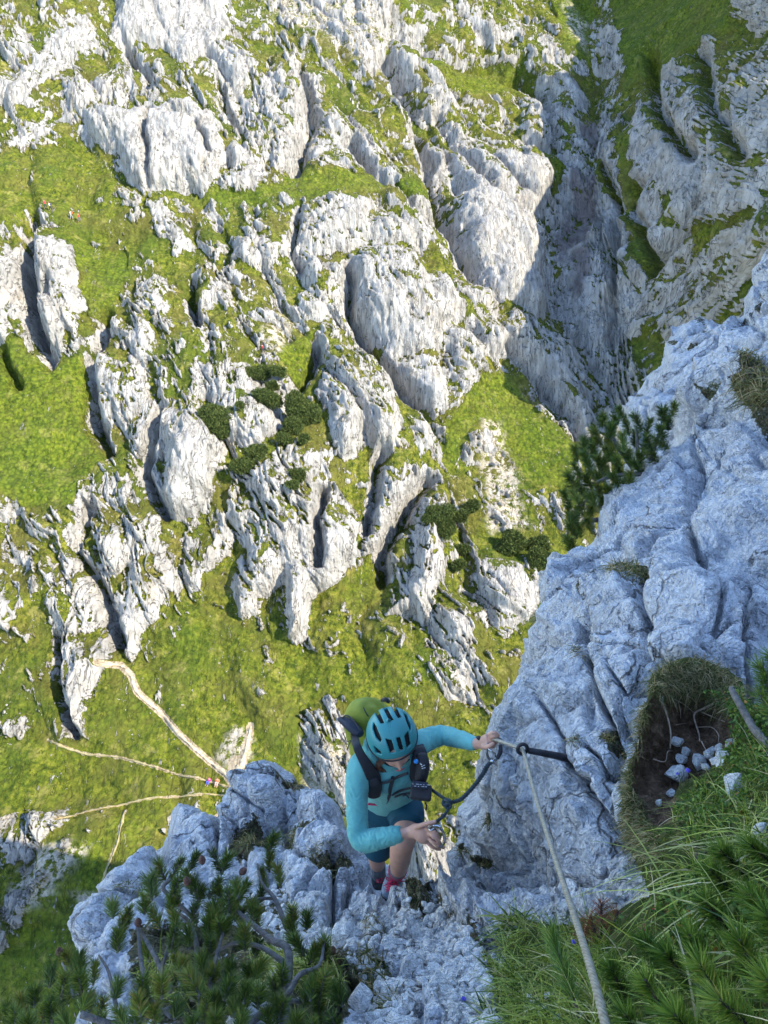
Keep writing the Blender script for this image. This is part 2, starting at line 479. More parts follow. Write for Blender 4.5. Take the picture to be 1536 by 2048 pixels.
# outcrops traced on the slope: (relief in metres, rock density, outline)
ROCKS = [
 (4,.9,[(0,220),(0,165),(30,145),(90,100),(155,48),(180,55),(210,75),(195,100),(150,120),(100,160),(60,215),(25,230)]),
 (5,.95,[(220,40),(260,-60),(435,-60),(480,80),(450,105),(410,130),(370,150),(340,115),(300,95),(260,85),(220,70)]),
 (1,.25,[(435,-60),(800,-60),(768,150),(740,170),(700,90),(640,50),(560,40),(500,80),(470,80)]),
 (3,.5,[(115,210),(130,185),(175,165),(210,140),(240,135),(270,165),(280,190),(250,235),(200,240),(160,260),(125,245)]),
 (2,.5,[(0,85),(40,60),(70,80),(65,115),(30,140),(0,145)]),
 (3,.8,[(75,25),(82,0),(115,5),(108,18),(85,35)]),
 (8,.98,[(172,272),(220,240),(280,225),(300,230),(350,220),(390,225),(425,250),(450,290),(452,340),(440,372),(410,382),(370,380),(340,382),(300,382),(270,370),(245,345),(220,305),(190,290)]),
 (4,.75,[(450,320),(480,295),(515,310),(540,340),(530,375),(490,375),(450,370)]),
 (3.5,.8,[(410,135),(450,115),(500,120),(510,150),(490,185),(470,220),(457,238),(440,215),(450,165),(415,155)]),
 (5,.62,[(465,245),(530,180),(550,155),(575,175),(610,210),(605,260),(590,320),(575,350),(550,345),(530,310),(490,280)]),
 (5,.72,[(615,280),(645,215),(670,220),(695,265),(720,320),(715,350),(665,348),(645,350),(615,310)]),
 (3,.8,[(15,270),(40,250),(80,240),(107,245),(105,265),(75,280),(35,295),(20,290)]),
 (3,.7,[(295,410),(325,415),(360,450),(380,480),(410,495),(390,500),(350,480),(315,455)]),
 (2,.7,[(390,415),(425,420),(440,450),(430,460),(400,440)]),
 (2,.6,[(400,385),(425,380),(440,400),(430,420),(405,410)]),
 (4,.7,[(470,480),(500,470),(540,480),(555,505),(550,540),(530,540),(500,540),(470,520)]),
 (7,.8,[(600,480),(645,435),(690,415),(740,430),(800,440),(850,460),(860,500),(800,510),(730,500),(680,510),(625,515),(590,500)]),
 (6,.72,[(-60,520),(0,505),(30,500),(55,540),(52,590),(50,650),(30,650),(15,690),(0,680),(-60,640)]),
 (7,.72,[(75,475),(100,455),(105,490),(150,495),(170,550),(167,610),(145,670),(125,665),(100,720),(85,690),(65,630),(60,560)]),
 (5,.72,[(280,565),(300,525),(330,545),(345,600),(345,630),(320,650),(290,630)]),
 (2,.6,[(330,545),(360,550),(380,590),(370,600),(345,575)]),
 (5,.7,[(385,560),(405,530),(440,550),(450,590),(425,615),(415,655),(395,640),(385,595)]),
 (1,.35,[(500,630),(550,600),(565,640),(525,685),(495,685),(470,640),(380,520),(400,500),(470,580)]),
 (4,.75,[(595,595),(620,560),(665,550),(675,600),(670,625),(625,640),(595,620)]),
 (4,.78,[(250,720),(275,660),(295,650),(310,685),(310,740),(285,755),(255,740)]),
 (6,.88,[(768,505),(798,520),(858,540),(893,590),(918,630),(913,655),(883,675),(863,715),(818,720),(788,715),(760,680),(730,640),(705,590),(700,550),(720,515)]),
 (5,.9,[(785,725),(863,715),(888,740),(893,800),(888,830),(830,800),(800,770)]),
 (7,1.05,[(918,385),(953,360),(1008,385),(1043,435),(1068,480),(1078,515),(1098,560),(1093,625),(1068,640),(1023,615),(978,590),(958,550),(933,500),(933,465),(918,435)]),
 (4,.85,[(878,450),(918,465),(933,500),(928,515),(888,480)]),
 (4,.75,[(853,275),(883,280),(908,320),(938,350),(960,362),(918,380),(888,350),(858,315)]),
 (4,.85,[(903,240),(928,255),(968,300),(993,350),(988,380),(938,345),(918,295),(905,260)]),
 (6,.95,[(988,320),(1033,320),(1088,350),(1103,380),(1078,430),(1048,440),(1018,390),(993,370)]),
 (4,.75,[(858,145),(898,170),(933,210),(968,250),(1003,280),(1048,300),(1088,320),(1128,345),(1118,365),(1088,330),(1028,300),(983,260),(933,225),(893,215),(858,180)]),
 (4,.85,[(1043,200),(1078,200),(1108,245),(1098,265),(1063,250)]),
 (4,.8,[(918,20),(953,15),(983,40),(1038,45),(1043,75),(1008,95),(968,85),(923,50)]),
 (3,.8,[(1068,65),(1093,60),(1128,130),(1118,145),(1088,110)]),
 (4,.95,[(1118,155),(1148,145),(1178,185),(1168,215),(1138,210)]),
 (4,.85,[(1103,195),(1128,210),(1173,235),(1168,265),(1128,260),(1108,225)]),
 (1,.45,[(1193,50),(1248,60),(1243,120),(1213,130),(1190,90)]),
 (5,.8,[(1120,330),(1160,260),(1200,200),(1260,240),(1320,150),(1400,140),(1440,180),(1560,150),(1800,200),(1800,760),(1536,700),(1400,680),(1300,700),(1270,690),(1230,700),(1170,690),(1130,650),(1100,560),(1100,500),(1110,430)]),
 (3,1.1,[(1170,440),(1210,380),(1260,420),(1290,500),(1240,520),(1215,470)]),
 (3,1.1,[(1290,380),(1355,410),(1370,480),(1320,540),(1275,450)]),
 (4,1.15,[(1223,590),(1300,560),(1310,620),(1275,670),(1235,690),(1220,640)]),
 (4,1.1,[(1270,310),(1330,300),(1400,330),(1465,360),(1460,440),(1410,480),(1380,400),(1330,370)]),
 (4,1.1,[(1460,380),(1536,400),(1536,500),(1440,520)]),
 (2,.3,[(1095,640),(1200,700),(1300,640),(1400,620),(1350,700),(1260,790),(1230,860),(1190,840),(1140,760),(1095,680)]),
 (4,.6,[(1455,-60),(1700,-60),(1700,50),(1536,60),(1490,45)]),
 (3,.5,[(165,745),(210,720),(280,740),(320,760),(300,830),(250,870),(200,850),(170,800)]),
 (8,.97,[(330,1000),(337,922),(380,855),(423,879),(451,908),(430,987),(387,1035),(351,1040)]),
 (4,.8,[(265,886),(308,822),(387,815),(358,879),(337,922),(330,1000),(308,1000),(287,936)]),
 (5,.72,[(401,743),(487,736),(580,729),(587,793),(566,865),(516,900),(458,886),(430,815),(387,807)]),
 (6,.68,[(458,1001),(501,958),(573,915),(645,929),(688,1001),(716,1044),(709,1101),(688,1144),(659,1173),(630,1160),(600,1190),(566,1158),(530,1201),(516,1230),(480,1237),(473,1166),(494,1101),(466,1037)]),
 (6,1.0,[(575,1080),(640,1060),(695,1070),(688,1144),(659,1173),(630,1187),(616,1259),(595,1291),(569,1287),(573,1230),(566,1158)]),
 (4,.75,[(355,1101),(430,1037),(466,1058),(458,1108),(408,1158),(387,1180),(358,1158)]),
 (5,.82,[(243,1194),(265,1123),(315,1087),(351,1115),(351,1166),(315,1230),(286,1273),(265,1330),(247,1309),(236,1244)]),
 (5,.7,[(122,1345),(129,1287),(200,1273),(236,1316),(193,1388),(172,1452),(150,1474),(129,1416)]),
 (5,.5,[(93,1201),(129,1108),(165,1115),(186,1166),(215,1244),(200,1273),(143,1273),(115,1244)]),
 (4,.5,[(193,1072),(236,1037),(301,1030),(344,1058),(315,1087),(265,1123),(222,1158),(200,1130)]),
 (4,.7,[(-60,1160),(45,1170),(45,1230),(20,1260),(-60,1260)]),
 (3,.6,[(-60,1000),(35,1010),(30,1040),(-60,1060)]),
 (6,.78,[(774,1201),(809,1158),(824,1101),(852,1001),(874,1015),(888,1072),(888,1130),(867,1201),(860,1259),(817,1237),(766,1237)]),
 (6,.62,[(645,721),(716,729),(788,779),(795,843),(788,915),(759,915),(723,865),(709,915),(688,936),(659,858),(630,772)]),
 (3,.8,[(724,740),(760,770),(788,800),(785,860),(750,850),(728,800)]),
 (3,.8,[(824,836),(852,843),(863,908),(824,879)]),
 (0.6,.28,[(967,850),(1003,857),(1012,930),(1017,1010),(1060,1050),(1089,1000),(1100,1020),(1085,1065),(1000,1065),(975,1000),(985,930)]),
 (0.6,.3,[(1020,770),(1032,775),(1058,850),(1075,930),(1105,980),(1095,985),(1062,940),(1045,860)]),
 (4,.35,[(716,1037),(738,972),(774,950),(845,936),(845,987),(788,1001),(759,1101),(723,1108)]),
 (3,.45,[(605,1440),(640,1390),(690,1395),(700,1440),(700,1620),(640,1560),(600,1500)]),
 (3,.62,[(800,1700),(880,1620),(960,1680),(940,1760),(880,1830),(820,1820)]),
 (4,.5,[(930,640),(1030,640),(1095,650),(1150,760),(1195,860),(1160,865),(1080,760),(1010,720),(940,720)]),
 (3,.35,[(150,930),(210,910),(290,960),(330,1010),(300,1020),(220,1030),(140,980)]),
 (2,.3,[(0,1400),(60,1420),(40,1480),(-20,1460)]),
 (3,.35,[(20,1600),(110,1590),(140,1660),(60,1720),(-40,1740),(-40,1640)]),
 (3,.45,[(-40,1880),(40,1800),(130,1740),(200,1750),(120,1830),(20,1900)]),
 (3,.4,[(700,540),(690,600),(640,640),(600,560),(560,520),(620,510)]),
 (3,.45,[(880,660),(960,700),(960,760),(900,850),(890,740)]),
 (3,.5,[(925,520),(1000,620),(980,650),(900,590),(900,540)]),
 (2,.3,[(960,1150),(1080,1150),(1060,1240),(1000,1290),(940,1240)]),
 (2,.3,[(860,1250),(930,1230),(960,1400),(880,1400)]),
 (3,.4,[(640,600),(700,640),(740,700),(700,720),(640,700)]),
 (3,.5,[(560,120),(640,160),(640,260),(610,300),(610,200)]),
 (3,.4,[(700,230),(760,290),(800,380),(740,350),(710,280)]),
 (3,.45,[(800,30),(860,60),(850,130),(820,160),(780,110)]),
]
MEADOWS = [
 (-.62,[(-60,320),(120,285),(200,300),(240,400),(250,440),(340,500),(430,590),(380,600),(250,480),(170,470),(60,450),(-60,480)]),
 (-1.15,[(30,680),(100,735),(160,700),(165,860),(200,900),(150,1000),(60,1020),(0,980),(-60,930),(-60,720)]),
 (-.66,[(280,1340),(390,1190),(470,1250),(560,1270),(640,1310),(850,1300),(900,1420),(700,1380),(600,1410),(560,1560),(400,1600),(-60,1640),(-60,1480),(160,1490),(230,1400)]),
 (-.9,[(950,750),(1020,760),(1150,900),(1130,1000),(1060,960),(960,850),(900,930),(880,880)]),
 (-.9,[(270,385),(460,378),(560,375),(600,310),(630,360),(870,375),(860,400),(700,398),(480,415),(330,400)]),
 (-.8,[(800,110),(1050,110),(1100,180),(960,190),(860,150)]),
 (-1.0,[(1090,-60),(1200,-60),(1180,40),(1170,120),(1130,100)]),
 (-.9,[(1200,-60),(1440,-60),(1480,60),(1380,110),(1300,140),(1250,180),(1240,60)]),
 (-.9,[(560,690),(620,660),(640,650),(600,780),(560,720)]),
 (-.9,[(690,1160),(740,1110),(760,1180),(700,1260)]),
 (-.9,[(60,460),(160,470),(260,500),(240,640),(180,640),(150,500)]),
 (-.8,[(-60,1750),(-60,2250),(300,2250),(250,1750),(350,1600),(260,1600),(140,1730),(20,1900)]),
 (-.8,[(1100,420),(1040,300),(1100,330),(1130,350)]),
 (-.7,[(1230,270),(1270,250),(1290,420),(1265,420)]),(-.9,[(1265,430),(1290,480),(1340,540),(1320,560),(1280,520)]),
 (-.8,[(1330,400),(1375,415),(1395,470),(1375,470)]),(-.7,[(1210,330),(1235,340),(1260,420),(1245,425)]),
 (-.7,[(1150,300),(1200,320),(1230,400),(1215,405),(1185,345)]),(-.7,[(1440,150),(1470,200),(1500,300),(1480,300),(1450,230)]),(-.7,[(1330,180),(1350,230),(1390,290),(1370,295),(1335,240)]),(-.7,[(1400,470),(1450,440),(1520,430),(1520,450),(1440,480),(1400,500)]),(-.7,[(1230,520),(1250,530),(1300,600),(1285,610)]),(-.6,[(1400,280),(1470,330),(1540,340),(1540,350),(1460,350)]),
 (-.8,[(1250,700),(1330,650),(1340,690),(1280,760)]),
]
GULLIES = [ # (depth m, half width px, line)
 (7,22,[(790,50),(880,100),(980,125),(1090,170)]),(3.5,14,[(900,180),(960,230),(1030,290),(1090,310)]),(3.5,14,[(1040,130),(1090,200),(1110,300),(1140,340)]),(5,13,[(1400,110),(1440,230),(1500,330)]),(6,13,[(1300,120),(1330,240),(1400,330)]),(6,12,[(1290,380),(1280,440),(1340,540)]),(5,10,[(1210,330),(1250,430),(1240,560),(1220,680)]),(4,10,[(1440,330),(1400,470),(1330,560)]),
 (7,14,[(62,450),(55,560),(70,640),(95,720)]),(6,14,[(215,640),(175,740),(180,830),(210,900)]),(5,12,[(600,140),(625,230),(600,300),(590,340)]),
 (7,16,[(770,110),(830,200),(850,300),(880,380),(900,450),(950,560)]),(5,10,[(880,220),(930,320),(985,400),(1040,440)]),
 (4.5,34,[(1180,10),(1190,140),(1190,280),(1160,400),(1120,500),(1130,620),(1200,780),(1190,850)]),
 (4,10,[(600,440),(580,500),(600,540)]),(5,12,[(640,680),(610,740),(590,770)]),(6,12,[(700,540),(700,620),(760,720),(830,800)]),
 (5,10,[(330,830),(300,900),(290,950),(330,1030)]),(6,10,[(645,985),(640,1050),(637,1130)]),(6,15,[(860,960),(810,1020),(770,1100),(765,1150)]),
 (5,12,[(770,900),(750,980),(730,1060)]),(5,14,[(175,1010),(160,1100),(200,1180),(235,1290)]),(4,10,[(110,1270),(125,1400),(150,1470)]),
 (4,9,[(390,560),(380,610),(400,660)]),(4,9,[(250,90),(290,150),(310,190)]),(4,8,[(440,180),(445,220),(465,240)]),
 (4,8,[(300,230),(295,300),(305,370)]),(3,6,[(350,260),(400,280),(420,340)]),(4,10,[(1010,700),(1080,760),(1160,860)]),
 (5,12,[(700,280),(760,360),(830,420),(900,450)]),(5,12,[(860,230),(900,330),(920,370)]),(3,8,[(110,580),(60,700)]),(4,10,[(0,700),(30,770)]),
]
STREAK = [] 
PATHS = [ # half width px, line
 (15,[(476,1530),(484,1570),(484,1610),(462,1640),(430,1665)]),(6,[(500,1450),(492,1500),(480,1545)]),
 (5.5,[(205,1330),(240,1330),(262,1350),(275,1385),(320,1425),(360,1470),(410,1515),(450,1548),(480,1590),(455,1612),(425,1640)]),
 (2.6,[(90,1478),(160,1505),(240,1515),(310,1535),(370,1553),(420,1562),(460,1575)]),
 (2,[(120,1640),(200,1618),(260,1605),(330,1595),(420,1588),(460,1590)]),
 (2.5,[(250,1620),(243,1680),(215,1745),(205,1780)]),
]
def build_terrain():
    ras = Raster(-560, 2080, -240, 2280, 4)
    rng = np.random.default_rng(3)
    dens = -0.27 - 0.30 * sstep(1100, 1450, ras.V)
    H = np.zeros(ras.U.shape); smooth = np.zeros(ras.U.shape)
    for h, d, poly in ROCKS:
        sl = ras.box(poly, 60)
        sd = sdpoly(poly, ras.U[sl], ras.V[sl])
        w = sstep(-7, 6, sd)
        dens[sl] = dens[sl] * (1 - w) + d * w
        prof = 0.85 * h * (1 - np.exp(-np.maximum(sd, 0) / (14.0 if d > .94 else 24.0)))
        H[sl] = np.maximum(H[sl], prof) if h > 1.5 else H[sl]
        smooth[sl] = smooth[sl] * (1 - w) + min(1.0, max(0.0, (d - 0.62) / 0.32)) * w
    # grassy shelves above every outcrop, falling away up the slope
    S = H.copy()
    for r in range(len(ras.vs) - 2, -1, -1):
        S[r] = np.maximum(S[r], S[r + 1] * 0.955 - 0.01)
    k = np.ones(7) / 7
    S = np.apply_along_axis(lambda a: np.convolve(a, k, 'same'), 1, S)
    H = np.maximum(H, S * 0.9)
    for d, poly in MEADOWS:
        sl = ras.box(poly, 30)
        w = sstep(-9, 9, sdpoly(poly, ras.U[sl], ras.V[sl]))
        dens[sl] = dens[sl] * (1 - w) + d * w
    for dep, hw, ln in GULLIES:
        sl = ras.box(ln, hw * 3.5)
        dl = dline(ln, ras.U[sl], ras.V[sl])
        H[sl] -= dep * np.exp(-(dl / hw) ** 2)
    pth = np.zeros(ras.U.shape)
    for hw, ln in PATHS:
        sl = ras.box(ln, 40)
        dl = dline(ln, ras.U[sl], ras.V[sl])
        pth[sl] = np.maximum(pth[sl], (1.0 if hw > 4 else 0.72) * (1 - sstep(hw * 0.7, hw * 1.9, dl)))
    H *= (1 - 0.5 * pth)
    def axis(lo, a, b, hi, fine, coarse):
        return np.concatenate([np.arange(lo, a, coarse), np.arange(a, b, fine), np.arange(b, hi + coarse, coarse)])
    us = axis(-550, -14, 1420, 2060, 2.0, 7.0); vs = axis(-230, -14, 1860, 2270, 2.0, 6.0)
    U, V = np.meshgrid(us, vs)
    shp = U.shape
    P0 = pxn(U, V, t_depth(U, V))
    Pu = np.gradient(P0, axis=1); Pv = np.gradient(P0, axis=0)
    N = np.cross(Pu, Pv); N /= np.linalg.norm(N, axis=2)[..., None]
    N = np.where((N * P0).sum(2)[..., None] > 0, -N, N)
    x, y, z = (P0[..., i].ravel() for i in range(3))
    up = y * 0.88 + z * 0.47
    wx = (sstep(0.25, 0.75, -N[..., 0]) * sstep(-80, 260, V)).ravel().astype(np.float32)
    qa = (up * 0.93 - x * 0.36).astype(np.float32); qb = (x * 0.93 + up * 0.36).astype(np.float32)
    ra = (z * 1.05 - 0.12 * y).astype(np.float32); rb = (y * 0.75 - x * 0.5 + 0.35 * z).astype(np.float32)
    qw = 3.0 * noise(qa / 26, qb / 14, seed=20) + 1.1 * noise(qa / 7, qb / 5, seed=21)
    def nq(sa, sb, seed):
        return noise(qa / sa, (qb + qw) / sb, seed=seed) * (1 - wx) + noise(ra / sa, (rb + qw) / sb, seed=seed + 3) * wx
    u = U.ravel(); v = V.ravel()
    wu = fbm(x / 9, up / 9, oct=5, seed=1, gain=0.62) ; wv = fbm(x / 9, up / 9, oct=5, seed=9, gain=0.62)
    mu = u + wu * 26; mv = v + wv * 30
    R = ras.sample(dens, mu, mv); Hs = ras.sample(H, u + wu * 16, v + wv * 16); sm = ras.sample(smooth, mu, mv); pm = ras.sample(pth, u, v)
    n0 = nq(30, 10, 29); n1 = nq(15, 4.6, 30); n2 = nq(6, 2.0, 31); n3 = nq(2.8, 0.95, 32); n4 = nq(1.3, 0.5, 33)
    big = fbm(x / 26, up / 22, oct=3, seed=40)
    iso = fbm(x / 3.4, up / 2.4, oct=5, seed=44, gain=0.65)
    core = sstep(0.85, 0.95, R)
    pre = 0.56 * R + 0.03 + 0.22 * big + 0.30 * (np.abs(n1) * 1.6 - 0.55) + 0.42 * n2 + 0.34 * n3 + 0.22 * n4 + 0.54 * iso
    pre = np.where(R < -0.6, pre - 0.25, pre) + core * 0.25
    pre = pre - 1.4 * pm
    rock = sstep(-0.04, 0.10, pre)
    rk = np.clip(rock, 0, 1)
    rough = rk * (1 - 0.65 * sm)
    mead = sstep(-0.45, -0.85, R)
    crease = lambda n: np.minimum(np.abs(n) * 2.2, 0.8)
    A3 = np.stack([qb * (1 - wx) + rb * wx + qw * 0.6, (qa * (1 - wx) + ra * wx) * (0.42 + 0.2 * wx), z * 0.0 + wu * 1.5], -1)
    t1 = tet(A3, 5.2, 3); t2 = tet(A3, 2.3, 5); t3 = tet(A3, 1.05, 8); t4 = tet(A3, 0.5, 12)
    base = Hs + 3.4 * big + (1 - 0.8 * mead) * 2.6 * (crease(n0) - 0.5)
    base = base + (0.35 + 0.65 * rough) * (1 - mead) * (1 - 0.5 * sm) * (0.9 * (crease(n1) - 0.4) + 1.5 * t1)
    base = base + (0.25 + 0.75 * rk) * (1 - 0.9 * mead) * (1 - 0.5 * sm) * (0.75 * (crease(n2) - 0.4) + 0.50 * t2)
    # turf settles where the ground is flat, bare rock where it is steep
    def nrm_of(dd):
        Q = (P0.reshape(-1, 3) + (N.reshape(-1, 3) * 0.75 + np.array([0, -0.25, 0.12])) * dd[:, None]).reshape(shp + (3,))
        n_ = np.cross(np.gradient(Q, axis=1), np.gradient(Q, axis=0)); n_ /= np.maximum(np.linalg.norm(n_, axis=2)[..., None], 1e-9)
        return np.where((n_ * Q).sum(2)[..., None] > 0, -n_, n_)
    nz = nrm_of(base)[..., 2].ravel()
    # compare with the slope's own lie
    nz0 = N[..., 2].ravel()
    steep = np.clip(nz0 - nz, -0.5, 0.6)
    pre = pre + (1.45 * steep - 0.36) * (1 - 0.75 * mead) * (1 - 0.5 * core)
    pre = pre + 0.16 * wx * (pre > -0.35)
    rock = sstep(-0.04, 0.12, pre)
    rk = rock
    rough = rk * (1 - 0.6 * sm)
    disp = base + 0.8 * wx * t1 + rough * (1 - 0.35 * wx) * (0.30 * (crease(n3) - 0.4) + 0.32 * t3 + 0.13 * t4 + 0.10 * crease(n4))
    disp = disp + rk * sm * (0.22 * crease(n3) + 0.16 * t3 + 0.08 * n4)
    disp = disp + 0.16 * rk + 0.30 * np.clip(pre, -0.2, 0.6)
    gn = noise(x / 0.8, up / 0.7, seed=60)
    disp = disp + (1 - rk) * (1 - pm) * (0.16 * gn + 0.55 * fbm(x / 4, up / 3, oct=3, seed=61))
    D3 = (N.reshape(-1, 3) * 0.75 + np.array([0, -0.25, 0.12])) * disp[:, None]
    P = P0.reshape(-1, 3) + D3
    nu, nv = len(us), len(vs)
    ii = (np.arange(nv - 1)[:, None] * nu + np.arange(nu - 1)[None]).ravel()
    faces = np.stack([ii, ii + nu, ii + nu + 1, ii + 1], -1)
    meadow = sstep(0.35, 1.0, -R)
    gully_brown = np.zeros(ras.U.shape)
    for poly in ([(1138,340),(1208,365),(1198,450),(1168,500),(1118,525),(1108,480),(1138,410)],[(1165,205),(1205,220),(1200,270),(1175,300),(1165,250)],[(1130,520),(1180,510),(1190,580),(1150,600)]):
        sl = ras.box(poly, 30)
        gully_brown[sl] = np.maximum(gully_brown[sl], sstep(-5, 10, sdpoly(poly, ras.U[sl], ras.V[sl])))
    sand = np.zeros(ras.U.shape)
    for poly in ([(420,1520),(470,1450),(500,1470),(495,1520),(460,1540)],[(150,1790),(215,1800),(200,1840),(170,1835)],[(540,620),(600,625),(560,700),(520,700)],[(1130,10),(1170,30),(1170,100),(1140,80)],[(960,840),(1010,850),(1060,1050),(985,1060)],[(435,-60),(780,-60),(768,150),(600,60)],[(590,1470),(700,1500),(700,1640),(620,1600)],[(60,1700),(190,1690),(120,1800),(20,1850)]):
        sl = ras.box(poly, 30)
        sand[sl] = np.maximum(sand[sl], sstep(-10, 12, sdpoly(poly, ras.U[sl], ras.V[sl])))
    o = mesh_np('mountainside', P, faces, terrain_mat(), {'pre': pre, 'pathm': pm, 'meadow': meadow, 'gully_brown': ras.sample(gully_brown, mu, mv), 'sand': ras.sample(sand, mu, mv), 'slab': sm})
    tag(o, kind='structure')
    PG = P.reshape(nv, nu, 3)
    def at(uu, vv):
        i = int(np.clip(np.searchsorted(us, uu) - 1, 0, nu - 2)); j = int(np.clip(np.searchsorted(vs, vv) - 1, 0, nv - 2))
        fx = (uu - us[i]) / (us[i + 1] - us[i]); fy = (vv - vs[j]) / (vs[j + 1] - vs[j])
        p = (PG[j, i] * (1 - fx) + PG[j, i + 1] * fx) * (1 - fy) + (PG[j + 1, i] * (1 - fx) + PG[j + 1, i + 1] * fx) * fy
        return Vector(p)
    return at

def terrain_mat():
    m, nt, b = mat_new('mountain_rock_and_grass')
    k = NT(nt)
    c = k.coord()
    cs = k.coord(scale=(1.0, 0.25, 0.22), rot=(0, 0, 0.3))
    pre = k.attr('pre')
    fine = k.noise(c, 1.7, 5, 0.62)
    fine2 = k.noise(c, 0.45, 4, 0.6)
    strk = k.noise(cs, 2.6, 5, 0.66, 0.5)
    v = k.math('ADD', pre, k.math('MULTIPLY', k.math('SUBTRACT', fine, 0.5), 0.9))
    v = k.math('ADD', v, k.math('MULTIPLY', k.math('SUBTRACT', strk, 0.5), 1.5))
    v = k.math('ADD', v, k.math('MULTIPLY', k.math('SUBTRACT', fine2, 0.5), 0.5))
    rock = k.mrange(v, -0.03, 0.05)
    stone = k.math('MAXIMUM', k.mrange(k.noise(cs, 1.5, 3, 0.7), 0.64, 0.67), k.mrange(k.noise(c, 2.1, 2, 0.6), 0.68, 0.70))   # scattered pale stones in the turf
    stone = k.math('MULTIPLY', stone, k.mrange(pre, -0.95, -0.5))
    rock = k.math('MAXIMUM', rock, stone)
    st = k.noise(cs, 1.3, 5, 0.65)
    rc = k.ramp(st, [(0.28, (0.21, 0.20, 0.175)), (0.42, (0.33, 0.315, 0.28)), (0.56, (0.44, 0.42, 0.38)), (0.75, (0.56, 0.54, 0.50))])
    ochre = k.mrange(k.noise(c, 0.16, 4, 0.6), 0.56, 0.72, 0, 0.4)
    rc = k.mix(ochre, rc, (0.44, 0.37, 0.27))
    rc = k.mix(k.mrange(k.noise(cs, 0.35, 4, 0.6), 0.50, 0.62, 0, 0.5), rc, (0.27, 0.255, 0.225))
    cr = k.math('ABSOLUTE', k.math('SUBTRACT', k.noise(cs, 0.9, 3, 0.6, 0.8), 0.5))
    crk = k.mrange(cr, 0.0, 0.018, 0.75, 0.0)
    rc = k.mix(crk, rc, (0.10, 0.095, 0.085))
    rc = k.mix(k.math('MULTIPLY', k.attr('gully_brown'), 0.75), rc, (0.15, 0.125, 0.12))  # darker grey-brown rock tone inside the gully outlines
    gn = k.noise(c, 1.1, 7, 0.78)
    gc = k.ramp(gn, [(0.32, (0.016, 0.026, 0.005)), (0.42, (0.045, 0.064, 0.008)), (0.52, (0.118, 0.136, 0.012)), (0.64, (0.225, 0.215, 0.030)), (0.76, (0.38, 0.35, 0.10))])
    g2 = k.noise(c, 0.13, 5, 0.6)
    gc = k.mix(k.mrange(g2, 0.44, 0.62, 0, 0.8), gc, (0.110, 0.103, 0.022))
    lush = k.mix(k.mrange(k.voro(c, 1.6), 0.25, 0.75), (0.165, 0.225, 0.012), (0.035, 0.070, 0.005))
    gc = k.mix(k.mrange(k.noise(c, 0.06, 5, 0.65), 0.48, 0.60, 0, 0.55), gc, (0.050, 0.082, 0.010))
    gc = k.mix(k.mrange(k.noise(c, 0.32, 5, 0.7), 0.54, 0.66, 0, 0.6), gc, (0.28, 0.245, 0.07))
    gc = k.mix(k.math('MULTIPLY', k.attr('meadow'), 0.4), gc, lush)
    sandc = k.ramp(k.noise(c, 2.0, 4, 0.7), [(0.3, (0.30, 0.26, 0.19)), (0.7, (0.60, 0.53, 0.42))])
    sm = k.math('MULTIPLY', k.attr('sand'), k.mrange(k.noise(c, 0.8, 5, 0.7), 0.44, 0.54))
    gc = k.mix(sm, gc, sandc)
    col = k.mix(rock, gc, rc)
    tanm = k.mrange(k.math('ADD', k.attr('pathm'), k.math('MULTIPLY', k.math('SUBTRACT', k.noise(c, 1.4, 5, 0.7), 0.5), 1.2)), 0.35, 0.6)
    col = k.mix(tanm, col, k.ramp(k.noise(c, 1.8, 5, 0.7), [(0.3, (0.24, 0.19, 0.12)), (0.5, (0.38, 0.31, 0.21)), (0.7, (0.50, 0.43, 0.32))]))
    nt.links.new(col, b.inputs['Base Color'])
    b.inputs['Roughness'].default_value = 0.9
    b.inputs['Specular IOR Level'].default_value = 0.15
    hb = k.math('ADD', k.math('MULTIPLY', rock, 0.5), k.math('MULTIPLY', k.noise(c, 2.4, 5, 0.7), 0.7))
    hb = k.math('ADD', hb, k.math('MULTIPLY', st, k.math('MULTIPLY', rock, 1.6)))
    hb = k.math('SUBTRACT', hb, k.math('MULTIPLY', crk, 0.6))
    nt.links.new(k.bump(hb, 1.0, 0.7), b.inputs['Normal'])
    return m

terrain_at = build_terrain()

